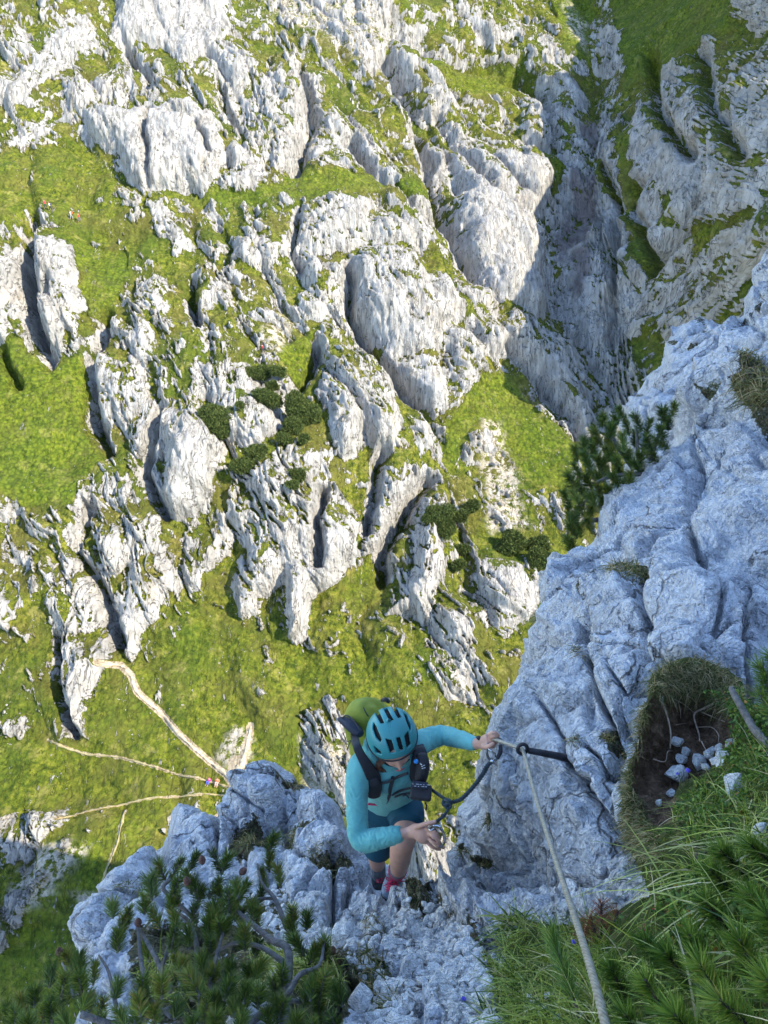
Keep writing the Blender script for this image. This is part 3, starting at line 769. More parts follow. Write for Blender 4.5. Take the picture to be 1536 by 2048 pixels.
# footpaths, worn strips lying on the turf
def path_mat():
    m, nt, b = mat_new('path_dust')
    k = NT(nt); c = k.coord()
    nt.links.new(k.ramp(k.noise(c, 1.8, 5, 0.7), [(0.3, (0.24, 0.18, 0.11)), (0.5, (0.40, 0.33, 0.22)), (0.7, (0.55, 0.47, 0.35))]), b.inputs['Base Color'])
    b.inputs['Roughness'].default_value = 0.95
    nt.links.new(k.bump(k.noise(c, 3, 4), 0.5, 0.2), b.inputs['Normal'])
    return m
PM = path_mat()
PM2 = simple_mat('faint_trail', (0.30, 0.25, 0.12), rough=0.95, var=0.35, scale=1.5)
def build_path(hw, ln, seed):
    pts = spline([(a, b) for a, b in ln], 14)
    T = np.gradient(pts, axis=0); T /= np.linalg.norm(T, axis=1)[:, None]
    Nn = np.stack([-T[:, 1], T[:, 0]], 1)
    V = []; m = 5
    for i, (p, n) in enumerate(zip(pts, Nn)):
        w = hw * (1 + (1.1 * max(0, i / len(pts) - .55) if hw > 5 else 0)) * (0.75 + (0.5 if hw > 5 else 1.1) * float(noise(np.array([i * 0.35]), np.array([seed * 3.1]))[0])) * min(1, 0.3 + i / 5, 0.3 + (len(pts) - 1 - i) / 5)
        for j in range(m):
            s = (j / (m - 1) * 2 - 1)
            jit = 0.35 * float(noise(np.array([i * 0.9 + j * 7]), np.array([seed + 0.5]))[0]) * (abs(s) > 0.9)
            q = p + n * w * (s + jit)
            a = terrain_at(*q)
            lift = 0.30 if abs(s) < 0.9 else -0.1
            V.append(a * (1 - lift / a.length) + Vector((0, 0, 0)))
    n = len(pts)
    ii = (np.arange(n - 1)[:, None] * m + np.arange(m - 1)[None]).ravel()
    o = mesh_np('path', [list(v) for v in V], np.stack([ii, ii + 1, ii + m + 1, ii + m], -1), PM if hw > 5.2 else PM2)
    tag(o, kind='structure')
for i, (hw, ln) in enumerate(PATHS):
    build_path(hw, ln, i + 1)

# the neighbouring ridge to the right of the valley, whose shadow fills the gorge
def build_ridge():
    xs = np.arange(84, 220, 2.0); ys = np.arange(112, 330, 2.0)
    X, Y = np.meshgrid(xs, ys)
    xc = 108 + np.maximum(Y - 215, 0) * 0.55
    top = np.minimum(20 + (Y - 130) * 0.35, 44) - 60 * sstep(126, 112, Y)
    z = top - np.where(X < xc, (xc - X) * 1.8, (X - xc) * 0.8) + 4 * fbm(X / 18, Y / 18, oct=4, seed=450)
    z = np.maximum(z, -40)
    z = np.where((X < 0.53 * Y + 6) & (z < 3), -60, z)
    P = np.stack([X, Y, z], -1).reshape(-1, 3)
    nu, nv = len(xs), len(ys)
    ii = (np.arange(nv - 1)[:, None] * nu + np.arange(nu - 1)[None]).ravel()
    n = len(P)
    o = mesh_np('ridge', P, np.stack([ii, ii + 1, ii + nu + 1, ii + nu], -1), bpy.data.materials['mountain_rock_and_grass'], {'pre': np.full(n, .3), 'pathm': np.zeros(n), 'meadow': np.zeros(n), 'gully_brown': np.zeros(n), 'sand': np.zeros(n), 'slab': np.zeros(n)})
    tag(o, kind='structure')
build_ridge()
# ---------------------------------------------------------------- the near crag: ledge, buttress, back crag, turf bank, and the mountain it belongs to
def rock_mat(name, scale=1.0, tint=(1, 1, 1)):
    m, nt, b = mat_new(name)
    k = NT(nt)
    c = k.coord(scale=(scale, scale, scale))
    t = lambda r, g, bb: (r * tint[0], g * tint[1], bb * tint[2])
    n1 = k.noise(c, 2.2, 6, 0.65, 0.4)
    n2 = k.noise(c, 14, 5, 0.7)
    col = k.ramp(n1, [(0.30, t(0.46, 0.475, 0.50)), (0.42, t(0.62, 0.64, 0.68)), (0.56, t(0.74, 0.77, 0.82)), (0.72, t(0.82, 0.85, 0.90))])
    col = k.mix(k.mrange(n2, 0.50, 0.60, 0, 0.6), col, t(0.38, 0.40, 0.44))
    col = k.mix(k.mrange(k.noise(c, 20, 6, 0.75), 0.51, 0.57, 0, 0.85), col, t(0.90, 0.91, 0.93))
    col = k.mix(k.mrange(k.noise(c, 1.1, 4, 0.6), 0.58, 0.72, 0, 0.45), col, (0.42, 0.36, 0.28))
    lich = k.mrange(k.noise(c, 60, 2, 0.5), 0.66, 0.70, 0, 0.6)
    col = k.mix(lich, col, (0.12, 0.12, 0.11))
    cv = k.n('ShaderNodeVectorMath', operation='ADD')
    nz = k.n('ShaderNodeTexNoise'); nt.links.new(c, nz.inputs['Vector']); nz.inputs['Scale'].default_value = 5; nz.inputs['Detail'].default_value = 4
    nt.links.new(c, cv.inputs[0]); nt.links.new(nz.outputs['Color'], cv.inputs[1])
    cA = k.coord(scale=(scale * 1.0, scale * 1.0, scale * 0.45), rot=(0.25, 0.5, 0.2))
    nA = k.n('ShaderNodeTexNoise'); nt.links.new(c, nA.inputs['Vector']); nA.inputs['Scale'].default_value = 6; nA.inputs['Detail'].default_value = 5
    sA = k.n('ShaderNodeVectorMath', operation='MULTIPLY_ADD'); nt.links.new(nA.outputs['Color'], sA.inputs[0]); sA.inputs[1].default_value = (.22, .22, .22); nt.links.new(cA, sA.inputs[2])
    lA = k.mrange(k.voro(sA.outputs[0], 1.5, 'DISTANCE_TO_EDGE'), 0.0, 0.016, 1.0, 0.0)
    lB = k.mrange(k.voro(sA.outputs[0], 4.0, 'DISTANCE_TO_EDGE'), 0.0, 0.022, 0.7, 0.0)
    line = k.math('MAXIMUM', k.math('MULTIPLY', lA, k.mrange(k.noise(c, 1.3, 3), 0.46, 0.56)), k.math('MULTIPLY', lB, k.mrange(k.noise(c, 2.1, 3), 0.52, 0.62)))
    col = k.mix(k.math('MULTIPLY', line, 0.8), col, (0.07, 0.065, 0.06))
    moss = k.attr('moss')
    mn = k.math('ADD', moss, k.math('MULTIPLY', k.math('SUBTRACT', k.noise(c, 14, 6, 0.75), 0.5), 2.2))
    mm = k.mrange(mn, 0.45, 0.62)
    mc = k.ramp(k.noise(c, 40, 4, 0.7), [(0.3, (0.035, 0.032, 0.018)), (0.5, (0.09, 0.085, 0.04)), (0.7, (0.22, 0.19, 0.12))])
    col = k.mix(mm, col, mc)
    nt.links.new(col, b.inputs['Base Color'])
    b.inputs['Roughness'].default_value = 0.85
    b.inputs['Specular IOR Level'].default_value = 0.25
    h = k.math('ADD', k.math('MULTIPLY', k.noise(c, 9, 7, 0.68), 1.0), k.math('MULTIPLY', k.noise(c, 38, 5, 0.7), 0.30))
    v1 = k.voro(cv.outputs[0], 7.0); v2 = k.voro(cv.outputs[0], 19.0)
    h = k.math('ADD', h, k.math('ADD', k.math('MULTIPLY', v1, 0.55), k.math('MULTIPLY', v2, 0.28)))
    h = k.math('SUBTRACT', h, k.math('MULTIPLY', line, 0.35))
    nt.links.new(k.bump(h, 1.0, 0.11 / scale), b.inputs['Normal'])
    return m
RM = rock_mat('limestone')
RMF = rock_mat('limestone_far', 0.45)

def build_sheet(name, outline, depths, box, step, mat, dispf, round_px=26, round_d=0.3, skirt_px=44, skirt_d=4.0, warp=5, attrs=None):
    dep = rbf([(a, b) for a, b, c in depths], [math.log(c) for a, b, c in depths])
    us = np.arange(box[0], box[1] + step, step, float); vs = np.arange(box[2], box[3] + step, step, float)
    U, V = np.meshgrid(us, vs)
    w1 = fbm(U / 40, V / 40, oct=4, seed=70, gain=0.6) * warp; w2 = fbm(U / 40, V / 40, oct=4, seed=77, gain=0.6) * warp
    sd = sdpoly(outline, U + w1, V + w2)
    gv, gu = np.gradient(sd, vs, us)
    kk = np.ones(5) / 5
    for ax in (0, 1):
        gu = np.apply_along_axis(lambda a: np.convolve(a, kk, 'same'), ax, gu)
        gv = np.apply_along_axis(lambda a: np.convolve(a, kk, 'same'), ax, gv)
    gl = np.maximum(np.hypot(gu, gv), 1e-6); gu /= gl; gv /= gl
    zd0 = np.exp(dep(U, V))
    P0 = pxn(U, V, zd0)
    N = np.cross(np.gradient(P0, axis=1), np.gradient(P0, axis=0)); N /= np.linalg.norm(N, axis=2)[..., None]
    N = np.where((N * P0).sum(2)[..., None] > 0, -N, N)
    s = np.clip(sd / round_px, 0, 1)
    rd = round_d * (1 - np.sqrt(np.clip(1 - (1 - s) ** 2, 0, 1)))
    t = np.clip(-sd / skirt_px, 0, 1)
    zd = zd0 + rd + t * skirt_d
    Us = U + np.where(sd < 0, gu * (-sd * 1.25 + t * 6), 0); Vs = V + np.where(sd < 0, gv * (-sd * 1.25 + t * 6), 0)
    keep = sd > -skirt_px
    idx = np.full(U.shape, -1, np.int64)
    q = keep[:-1, :-1] & keep[1:, :-1] & keep[:-1, 1:] & keep[1:, 1:]
    used = np.zeros(U.shape, bool)
    used[:-1, :-1] |= q; used[1:, :-1] |= q; used[:-1, 1:] |= q; used[1:, 1:] |= q
    idx[used] = np.arange(used.sum())
    faces = np.stack([idx[:-1, :-1][q], idx[1:, :-1][q], idx[1:, 1:][q], idx[:-1, 1:][q]], -1)
    P = pxn(Us, Vs, zd)[used]
    Pn = P0[used]
    u = U[used]; v = V[used]
    d, at = dispf(u, v, Pn, sd[used])
    fade = np.where(sd[used] < 0, np.clip(1 + sd[used] / 30, 0.15, 1), 1)
    vd = -P / np.linalg.norm(P, axis=1)[:, None]
    P = P + (N[used] * 0.6 + vd * 0.4) * (d * fade)[:, None]
    o = mesh_np(name, P, faces, mat, at, smooth=(name != 'crag'))
    full = np.full(U.shape + (3,), np.nan); full[used] = P
    def at_(uu, vv, lift=0.0):
        i = int(round((uu - box[0]) / step)); j = int(round((vv - box[2]) / step))
        i = min(max(i, 0), len(us) - 1); j = min(max(j, 0), len(vs) - 1)
        p = Vector(full[j, i])
        return p * (1 - lift / p.length)
    def nrm(uu, vv):
        i = int(np.clip(round((uu - box[0]) / step), 0, len(us) - 1)); j = int(np.clip(round((vv - box[2]) / step), 0, len(vs) - 1))
        return Vector(N[j, i])
    return o, at_, nrm

BANK_OUT = [(1261,1700),(1247,1630),(1245,1588),(1261,1537),(1278,1486),(1278,1434),(1294,1395),(1296,1366),(1308,1342),(1343,1323),(1364,1315),(1395,1317),(1426,1327),(1457,1340),(1487,1366),(1491,1395),(1508,1407),(1540,1420),(2180,1450),(2180,2420),(960,2420),(985,2100),(1012,2030),(985,1975),(1018,1930),(1000,1890),(1045,1868),(1060,1846),(1100,1854),(1200,1832),(1250,1808),(1300,1790)]
NEAR_OUT = [(120,2420),(150,2200),(165,2048),(175,1995),(180,1960),(200,1900),(242,1817),(247,1777),(262,1723),(277,1698),(322,1683),(329,1663),(341,1624),(356,1606),(391,1621),(420,1638),(435,1634),(455,1614),(495,1584),(515,1564),(554,1559),(584,1564),(613,1589),(643,1619),(673,1629),(690,1653),(693,1678),(705,1718),(712,1737),(728,1727),(773,1723),(814,1737),(819,1764),(840,1778),(865,1800),(878,1798),(895,1789),(897,1750),(901,1709),(910,1696),(924,1673),(936,1677),(938,1655),(938,1632),(940,1614),(959,1577),(980,1517),(991,1452),(996,1432),(1014,1396),(1024,1373),(1056,1318),(1065,1280),(1084,1248),(1088,1193),(1098,1156),(1112,1116),(1140,1092),(1171,1085),(1188,1064),(1223,1001),(1244,973),(1286,942),(1307,924),(1335,876),(1352,837),(1366,809),(1373,767),(1380,726),(1391,712),(1440,689),(1461,694),(1488,712),(1506,722),(1545,729),(1700,700),(2180,760),(2180,2420)]
NEAR_D = [(170,1990,4.6),(250,1780,5.0),(277,1698,5.3),(356,1620,5.9),(440,1650,5.6),(554,1570,5.6),(640,1640,5.2),(700,1700,4.75),(560,1750,4.6),(450,1800,4.4),(350,1900,4.0),(560,1900,3.5),(640,1830,3.8),(757,1748,4.62),(757,1785,4.45),(790,1750,4.55),(782,1800,4.28),(740,1850,3.55),(860,1810,3.9),(800,1920,2.95),(740,2048,2.3),(500,2048,2.6),(300,2048,3.3),(900,2048,2.15),(940,1900,2.8),(900,1830,3.5),(800,2300,1.6),(300,2300,2.2),
 (905,1760,4.4),(950,1780,3.9),(940,1640,4.6),(985,1520,4.4),(1010,1400,4.9),(1060,1290,5.6),(1090,1180,6.2),(1140,1100,6.9),(1230,1000,7.8),(1310,920,8.4),(1370,800,9.2),(1400,720,9.6),(1480,720,9.0),(1536,800,7.5),(1450,900,7.2),(1400,1000,6.2),(1250,1080,6.3),(1200,1200,5.2),(1100,1350,4.4),(1300,1200,4.5),(1450,1150,4.6),(1536,1000,5.4),(1050,1480,3.6),(1130,1515,3.12),(1100,1650,3.2),(1000,1600,4.0),(1000,1750,3.8),(1200,1500,3.0),(1200,1700,2.75),(1100,1800,3.0),(1250,1350,3.5),(1350,1300,3.3),(1500,1350,3.2),(1300,1600,2.6),(1200,1850,2.4),(1050,1870,2.6),(1050,2048,1.95),(1300,1900,2.0),(1400,1600,2.4),(1536,1500,2.5),(1536,1900,1.6),(1300,2048,1.65),(1700,1000,5),(1700,1500,2.3),(1700,2000,1.3),(1800,700,7.5),(1300,2330,1.3),(1800,2330,.9),(2150,700,5.6),(2150,1100,3.0),(2150,1500,1.75),(2150,2100,.85)]
BLOCKS = [ # (relief m, edge px, outline)
 (.40,14,[(1380,712),(1440,689),(1510,722),(1560,800),(1480,840),(1440,850),(1400,880),(1368,810)]),
 (.30,16,[(1088,1200),(1112,1126),(1190,1060),(1300,940),(1360,900),(1392,1000),(1340,1090),(1290,1140),(1200,1125),(1130,1160)]),
 (.28,16,[(1405,950),(1490,860),(1600,900),(1640,1300),(1500,1290),(1415,1160),(1385,1050)]),
 (.20,12,[(1150,1190),(1240,1180),(1245,1210),(1190,1250),(1130,1290),(1095,1260)]),
 (.22,14,[(1200,1260),(1270,1200),(1310,1250),(1310,1330),(1290,1400),(1240,1500),(1212,1420),(1200,1330)]),
 (.26,14,[(1320,1160),(1390,1130),(1440,1200),(1480,1300),(1500,1400),(1312,1330),(1312,1230)]),
 (.14,12,[(1056,1590),(1130,1535),(1190,1640),(1255,1710),(1300,1780),(1200,1790),(1130,1760),(1085,1700)]),
 (.12,10,[(1150,1510),(1230,1480),(1260,1620),(1235,1690),(1200,1610),(1165,1555)]),
 (.30,14,[(345,1615),(395,1622),(432,1650),(420,1700),(380,1715),(340,1690),(325,1670)]),
 (.45,14,[(440,1640),(515,1562),(560,1558),(585,1600),(570,1650),(520,1665),(470,1700),(435,1710)]),
 (.35,12,[(588,1600),(640,1620),(692,1650),(693,1680),(640,1680),(600,1660)]),
 (.22,10,[(600,1690),(660,1680),(700,1720),(700,1735),(650,1745),(590,1730)]),
 (.25,10,[(578,1760),(620,1750),(665,1790),(665,1840),(600,1850),(575,1830)]),
 (.2,10,[(545,1690),(575,1670),(580,1720),(560,1745),(540,1730)]),
 (.35,12,[(245,1760),(280,1700),(320,1700),(300,1780),(250,1900),(200,1960),(180,1960)]),
 (.3,12,[(300,1820),(345,1790),(340,1840),(270,1960),(230,2060),(180,2060)]),
 (.15,8,[(700,1790),(760,1780),(770,1830),(740,1850),(690,1840)]),
 (.2,9,[(765,1800),(850,1790),(900,1800),(930,1850),(840,1850),(780,1845)]),
 (.15,9,[(880,1800),(940,1800),(985,1850),(1000,1880),(950,1880),(910,1850)]),
 (.12,8,[(760,1880),(810,1870),(850,1900),(840,1950),(790,1950),(765,1920)]),
 (.2,8,[(860,1960),(890,1940),(930,2000),(920,2060),(850,2060)]),
 (.14,8,[(720,1810),(745,1840),(770,1900),(740,1900),(725,1860)]),
 (.2,8,[(1110,1820),(1160,1790),(1230,1790),(1260,1820),(1200,1850),(1120,1860)]),
]
CRACKS = [ # (depth m, half width px, line)
 (.20,6,[(1392,880),(1398,935),(1372,977),(1387,1064),(1391,1099),(1405,1144),(1419,1193),(1429,1228),(1467,1280),(1500,1390)]),
 (.25,6,[(1328,1095),(1297,1137),(1279,1148),(1250,1142)]),
 (.22,8,[(1181,1134),(1223,1158),(1251,1172),(1314,1165)]),
 (.15,5,[(1250,1220),(1230,1245),(1204,1257),(1176,1280),(1158,1308)]),(.25,7,[(1176,1276),(1180,1286)]),
 (.18,5,[(1197,1300),(1199,1359),(1209,1419),(1232,1452),(1234,1517),(1225,1545)]),
 (.16,6,[(1128,1517),(1153,1554),(1181,1563)]),(.16,5,[(1162,1568),(1195,1614),(1199,1632),(1225,1674),(1228,1700)]),
 (.12,4,[(1181,1498),(1204,1521),(1213,1550)]),(.08,3.5,[(1195,1757),(1232,1739),(1262,1720),(1285,1740)]),
 (.12,5,[(1040,1600),(1056,1642),(1084,1697),(1110,1760)]),(.12,5,[(1315,1190),(1300,1240),(1315,1290),(1308,1330)]),
 (.15,5,[(1230,870),(1440,860),(1480,850)]),(.15,6,[(1540,860),(1500,900),(1540,940)]),
 (.10,4,[(1240,1350),(1262,1400),(1250,1470)]),(.10,4,[(990,1500),(1000,1560),(985,1610),(1000,1680)]),
 (.08,3,[(1030,1500),(1050,1570),(1030,1650),(1050,1740)]),(.1,4,[(925,1690),(930,1740),(915,1790)]),
 (.2,5,[(575,1600),(565,1650),(580,1700)]),(.2,4,[(665,1740),(667,1800),(663,1850)]),(.2,5,[(700,1780),(690,1830),(640,1865)]),
 (.2,6,[(435,1640),(440,1690),(425,1720)]),(.12,4,[(1100,1430),(1130,1480),(1128,1517)]),(.14,5,[(1060,1330),(1110,1300),(1150,1310)]),
 (.1,3,[(500,1610),(540,1640),(530,1680)]),(.12,4,[(1420,1300),(1440,1200),(1410,1150)]),(.1,4,[(1480,1290),(1500,1180),(1530,1140)]),
]
GRAV = [[(850,1850),(890,1830),(930,1860),(970,1920),(1000,2070),(905,2070),(860,1960),(815,1930),(835,1880)],[(765,1965),(815,1965),(820,2070),(745,2070),(758,2000)],[(490,1795),(560,1768),(600,1845),(670,1855),(680,1880),(600,1895),(505,1875)]]
MOSS = GRAV + [[(590,1670),(640,1680),(640,1700),(580,1690)],[(470,1680),(530,1650),(540,1700),(480,1740),(465,1720)],[(600,1740),(690,1740),(700,1760),(640,1770)],[(1270,1180),(1330,1160),(1325,1215),(1280,1200)],[(1210,1470),(1232,1450),(1232,1510),(1215,1510)],[(560,1580),(600,1570),(625,1620),(590,1600)],[(1180,1240),(1200,1225),(1195,1250)],[(995,1620),(1015,1620),(1010,1660),(1000,1660)],[(925,1685),(950,1690),(940,1720),(920,1710)],[(980,1720),(1000,1730),(990,1760),(975,1750)],[(700,1880),(760,1860),(780,1890),(700,1920)],[(820,1830),(880,1820),(880,1850),(830,1860)],[(740,1970),(800,1950),(820,2048),(760,2060)],[(560,1950),(720,1920),(720,1990),(640,2060),(520,2060)],[(1145,1485),(1175,1500),(1165,1515)],[(1500,740),(1600,760),(1600,900),(1530,880),(1490,800)],[(1410,790),(1450,780),(1460,820),(1420,825)],[(300,1900),(420,1850),(560,1880),(520,2060),(300,2060)],[(885,1870),(960,1860),(1010,1990),(930,2060),(900,1990)]]
def near_disp(rough_scale=1.0):
    def f(u, v, P, sd):
        wu = fbm(u / 55, v / 55, oct=4, seed=90, gain=0.6) * 12; wv = fbm(u / 55, v / 55, oct=4, seed=96, gain=0.6) * 12
        d = np.zeros(len(u))
        uu = u + wu; vv = v + wv
        for h, e, poly in BLOCKS:
            p = np.array(poly); m = (u > p[:, 0].min() - 60) & (u < p[:, 0].max() + 60) & (v > p[:, 1].min() - 60) & (v < p[:, 1].max() + 60)
            if not m.any(): continue
            s = sdpoly(poly, uu[m], vv[m])
            d[m] += h * 0.62 * (sstep(-2, e, s) * 0.55 + 0.45 * (1 - np.exp(-np.maximum(s, 0) / 40)))
        # how broken the rock is: ledge and lower corner blocky, upper slabs massive
        ledge = np.clip(sstep(1010, 900, u) * sstep(1540, 1700, v) + sstep(1140, 990, u) * sstep(1450, 1640, v) + sstep(1720, 1800, v), 0, 1)
        hi = sstep(1350, 1050, v)
        Q = P + np.stack([fbm(P[:, 0] * 2, P[:, 1] * 2, P[:, 2] * 2, oct=3, seed=s_) for s_ in (100, 104, 108)], -1) * 0.10
        Qs = Q * np.array([1.0, 1.0, 0.62])
        _, e1, _, _ = cells(Qs, 0.5, 11)[0], None, None, None
        f1_, f2_, _, _ = cells(Qs, 0.5, 11); e1 = f2_ - f1_
        g1_, g2_, _, _ = cells(Q, 0.17, 23); e2 = g2_ - g1_
        cr = fbm(P[:, 0] * 1.4, P[:, 1] * 1.4, P[:, 2] * 0.8, oct=4, seed=120)
        d += 0.26 * (0.6 + 0.9 * hi) * tet(Qs, 1.0, 2) + 0.21 * (0.8 + 0.2 * ledge + 0.3 * hi) * tet(Qs, 0.45, 4)
        d += 0.10 * (0.75 + 0.5 * ledge) * tet(Q, 0.2, 6) + 0.042 * (0.75 + 0.3 * ledge) * tet(Q, 0.09, 9) + 0.010 * tet(Q, 0.04, 13)
        d += 0.03 * ledge * (0.5 - f1_)
        rd = 1 - np.abs(fbm(P[:, 0] * 3, P[:, 1] * 3, P[:, 2] * 1.3, oct=5, seed=130, gain=0.6)) * 2.2
        d += cr * 0.10 + rd * 0.03 * (1 + hi)
        d += 0.020 * fbm(P[:, 0] * 16, P[:, 1] * 16, P[:, 2] * 12, oct=4, seed=140, gain=0.62)
        gate = sstep(-0.3, 0.15, fbm(P[:, 0] * 1.2, P[:, 1] * 1.2, P[:, 2] * 1.2, oct=2, seed=150) + 0.5 * ledge)
        d -= gate * (0.09 * np.exp(-(e1 / 0.045) ** 2) + ledge * 0.015 * np.exp(-(e2 / 0.07) ** 2))
        for dep, hw, ln in CRACKS:
            p = np.array(ln); m = (u > p[:, 0].min() - 40) & (u < p[:, 0].max() + 40) & (v > p[:, 1].min() - 40) & (v < p[:, 1].max() + 40)
            if not m.any(): continue
            dl = dline(ln, u[m] + wu[m] * 0.5, v[m] + wv[m] * 0.5)
            d[m] -= dep * (0.8 * np.exp(-(dl / hw) ** 2) + 0.10 * np.exp(-(dl / (hw * 3)) ** 2))
        ft = sstep(-14, 4, sdpoly([(738,1722),(812,1722),(824,1764),(812,1800),(775,1808),(742,1790)], u, v))
        d = d * (1 - ft) + np.clip(d * 0.3, -0.06, 0.02) * ft
        for poly in GRAV:
            d = d * (1 - 0.7 * sstep(-12, 10, sdpoly(poly, uu, vv)))
        d -= 0.6 * sstep(10, 60, sdpoly(BANK_OUT, u, v))
        mo = np.zeros(len(u))
        for poly in MOSS:
            p = np.array(poly); m = (u > p[:, 0].min() - 25) & (u < p[:, 0].max() + 25) & (v > p[:, 1].min() - 25) & (v < p[:, 1].max() + 25)
            if m.any(): mo[m] = np.maximum(mo[m], sstep(-10, 9, sdpoly(poly, uu[m], vv[m])))
        mo = mo * 0.8 + 0.25 * sstep(0.05, 0.0, e1) * gate
        return d, {'moss': mo}
    return f
ledge_o, near_at, near_n = build_sheet('crag', NEAR_OUT, NEAR_D, (60, 2120, 640, 2340), 2.3, RM, near_disp(), skirt_d=3.5)
tag(ledge_o, kind='structure')

BACK_OUT = [(1240,1040),(1250,900),(1255,844),(1258,795),(1269,774),(1290,743),(1314,722),(1328,677),(1342,652),(1380,638),(1412,626),(1440,642),(1464,631),(1485,638),(1488,617),(1494,590),(1503,560),(1515,530),(1536,500),(1700,400),(2180,380),(2180,1100),(1300,1100)]
BACK_D = [(1270,800,17.5),(1400,640,20),(1536,520,20.5),(1400,900,13.5),(1536,800,12.5),(1700,600,15),(1280,1000,14.5),(1800,900,11),(1800,450,17),(2150,500,14),(2150,900,9)]
def back_disp(u, v, P, sd):
    Q = P + np.stack([fbm(P[:, 0], P[:, 1], P[:, 2], oct=3, seed=s_) for s_ in (200, 204, 208)], -1) * 0.3
    f1_, f2_, _, _ = cells(Q, 1.3, 9); e1 = f2_ - f1_
    d = 1.1 * tet(Q, 3.2, 3) + 0.55 * tet(Q, 1.3, 4) + 0.26 * tet(Q, 0.55, 6) + 0.12 * tet(Q, 0.24, 8) + 0.12 * fbm(P[:, 0] * 3, P[:, 1] * 3, P[:, 2] * 3, oct=5, seed=210, gain=0.6)
    d -= 0.25 * np.exp(-(e1 / 0.06) ** 2)
    mo = sstep(0.15, 0.5, fbm(P[:, 0] * 0.7, P[:, 1] * 0.7, P[:, 2] * 1.2, oct=3, seed=215)) * 0.75 + 0.3 * sstep(0.1, 0, e1)
    return d, {'moss': mo}
back_o, back_at, back_n = build_sheet('back_crag', BACK_OUT, BACK_D, (1200, 2120, 340, 1090), 2.3, RMF, back_disp, skirt_d=8, round_d=1.2, warp=9)
tag(back_o, kind='structure')

BANK_D = [(1364,1330,2.85),(1300,1400,2.68),(1278,1480,2.6),(1250,1600,2.5),(1265,1700,2.4),(1480,1370,2.75),(1536,1430,2.4),(1350,1440,2.78),(1320,1550,2.66),(1400,1450,2.82),(1440,1440,2.7),(1400,1500,2.66),(1420,1560,2.45),(1450,1620,2.15),(1350,1660,2.2),(1300,1750,2.1),(1450,1800,1.65),(1536,1600,2.0),(1536,1800,1.45),(1536,2048,1.1),(1300,2048,1.42),(1150,2048,1.68),(1000,2048,2.02),(985,1960,2.35),(1000,1900,2.6),(1100,1860,2.42),(1200,1850,2.2),(1400,1950,1.45),(1700,1800,1.25),(1200,2300,1.15),(1700,2300,.85),(1800,1450,2.1),(2150,1500,1.5),(2150,2100,.72)]
HOLE = [(1300,1400),(1340,1388),(1420,1395),(1465,1430),(1460,1480),(1410,1530),(1350,1570),(1340,1640),(1300,1650),(1268,1570),(1287,1470)]
def bank_disp(u, v, P, sd):
    hole = sstep(-8, 8, sdpoly(HOLE, u + 8 * noise(u / 20, v / 20, seed=301), v + 8 * noise(u / 20, v / 20, seed=302)))
    d = 0.05 * fbm(P[:, 0] * 5, P[:, 1] * 5, P[:, 2] * 5, oct=5, seed=303) + 0.02 * fbm(P[:, 0] * 30, P[:, 1] * 30, P[:, 2] * 30, oct=3, seed=305) - 0.05 * hole
    d = d + hole * 0.03 * np.abs(noise(P[:, 0] * 20, P[:, 1] * 20, P[:, 2] * 20, seed=309))
    return d, {'soil': hole}
def bank_mat():
    m, nt, b = mat_new('soil_and_moss')
    k = NT(nt); c = k.coord()
    so = k.ramp(k.noise(c, 25, 6, 0.7), [(0.3, (0.05, 0.032, 0.020)), (0.5, (0.15, 0.095, 0.058)), (0.7, (0.34, 0.23, 0.15))])
    mo = k.ramp(k.noise(c, 30, 6, 0.7), [(0.3, (0.025, 0.04, 0.012)), (0.5, (0.07, 0.09, 0.024)), (0.7, (0.20, 0.17, 0.08))])
    nt.links.new(k.mix(k.attr('soil'), mo, so), b.inputs['Base Color'])
    b.inputs['Roughness'].default_value = 1.0; b.inputs['Specular IOR Level'].default_value = 0.1
    nt.links.new(k.bump(k.noise(c, 60, 5, 0.7), 1.0, 0.03), b.inputs['Normal'])
    return m
bank_o, bank_at, bank_n = build_sheet('turf_bank', BANK_OUT, BANK_D, (900, 2120, 1290, 2380), 3.0, bank_mat(), bank_disp, skirt_px=20, skirt_d=0.45, round_d=0.10, round_px=16)
tag(bank_o, kind='structure')

# the mountain behind and to the right, which the crag is a spur of; its crest keeps the sun off the climb
def build_mountain():
    xs = np.arange(-14, 62, 0.7); ys = np.arange(-42, 42, 0.7)
    X, Y = np.meshgrid(xs, ys)
    w = 0.8 * X - 0.45 * Y - 3.0
    z = np.where(w > 0, 3.7 * w, 7.0 * w)
    z = z - 5
    r = np.hypot(X - 20, Y + 2)
    z = np.minimum(z, 55 - 3.2 * r)
    z = z + 2.0 * fbm(X / 7, Y / 7, oct=4, seed=400) * np.clip(np.abs(w) / 6, 0.1, 1)
    z = np.maximum(z, -110)
    P = np.stack([X, Y, z], -1).reshape(-1, 3)
    nu = len(xs); nv = len(ys)
    ii = (np.arange(nv - 1)[:, None] * nu + np.arange(nu - 1)[None]).ravel()
    o = mesh_np('mountain', P, np.stack([ii, ii + 1, ii + nu + 1, ii + nu], -1), RMF, {'moss': np.zeros(len(P))})
    tag(o, kind='structure')
build_mountain()
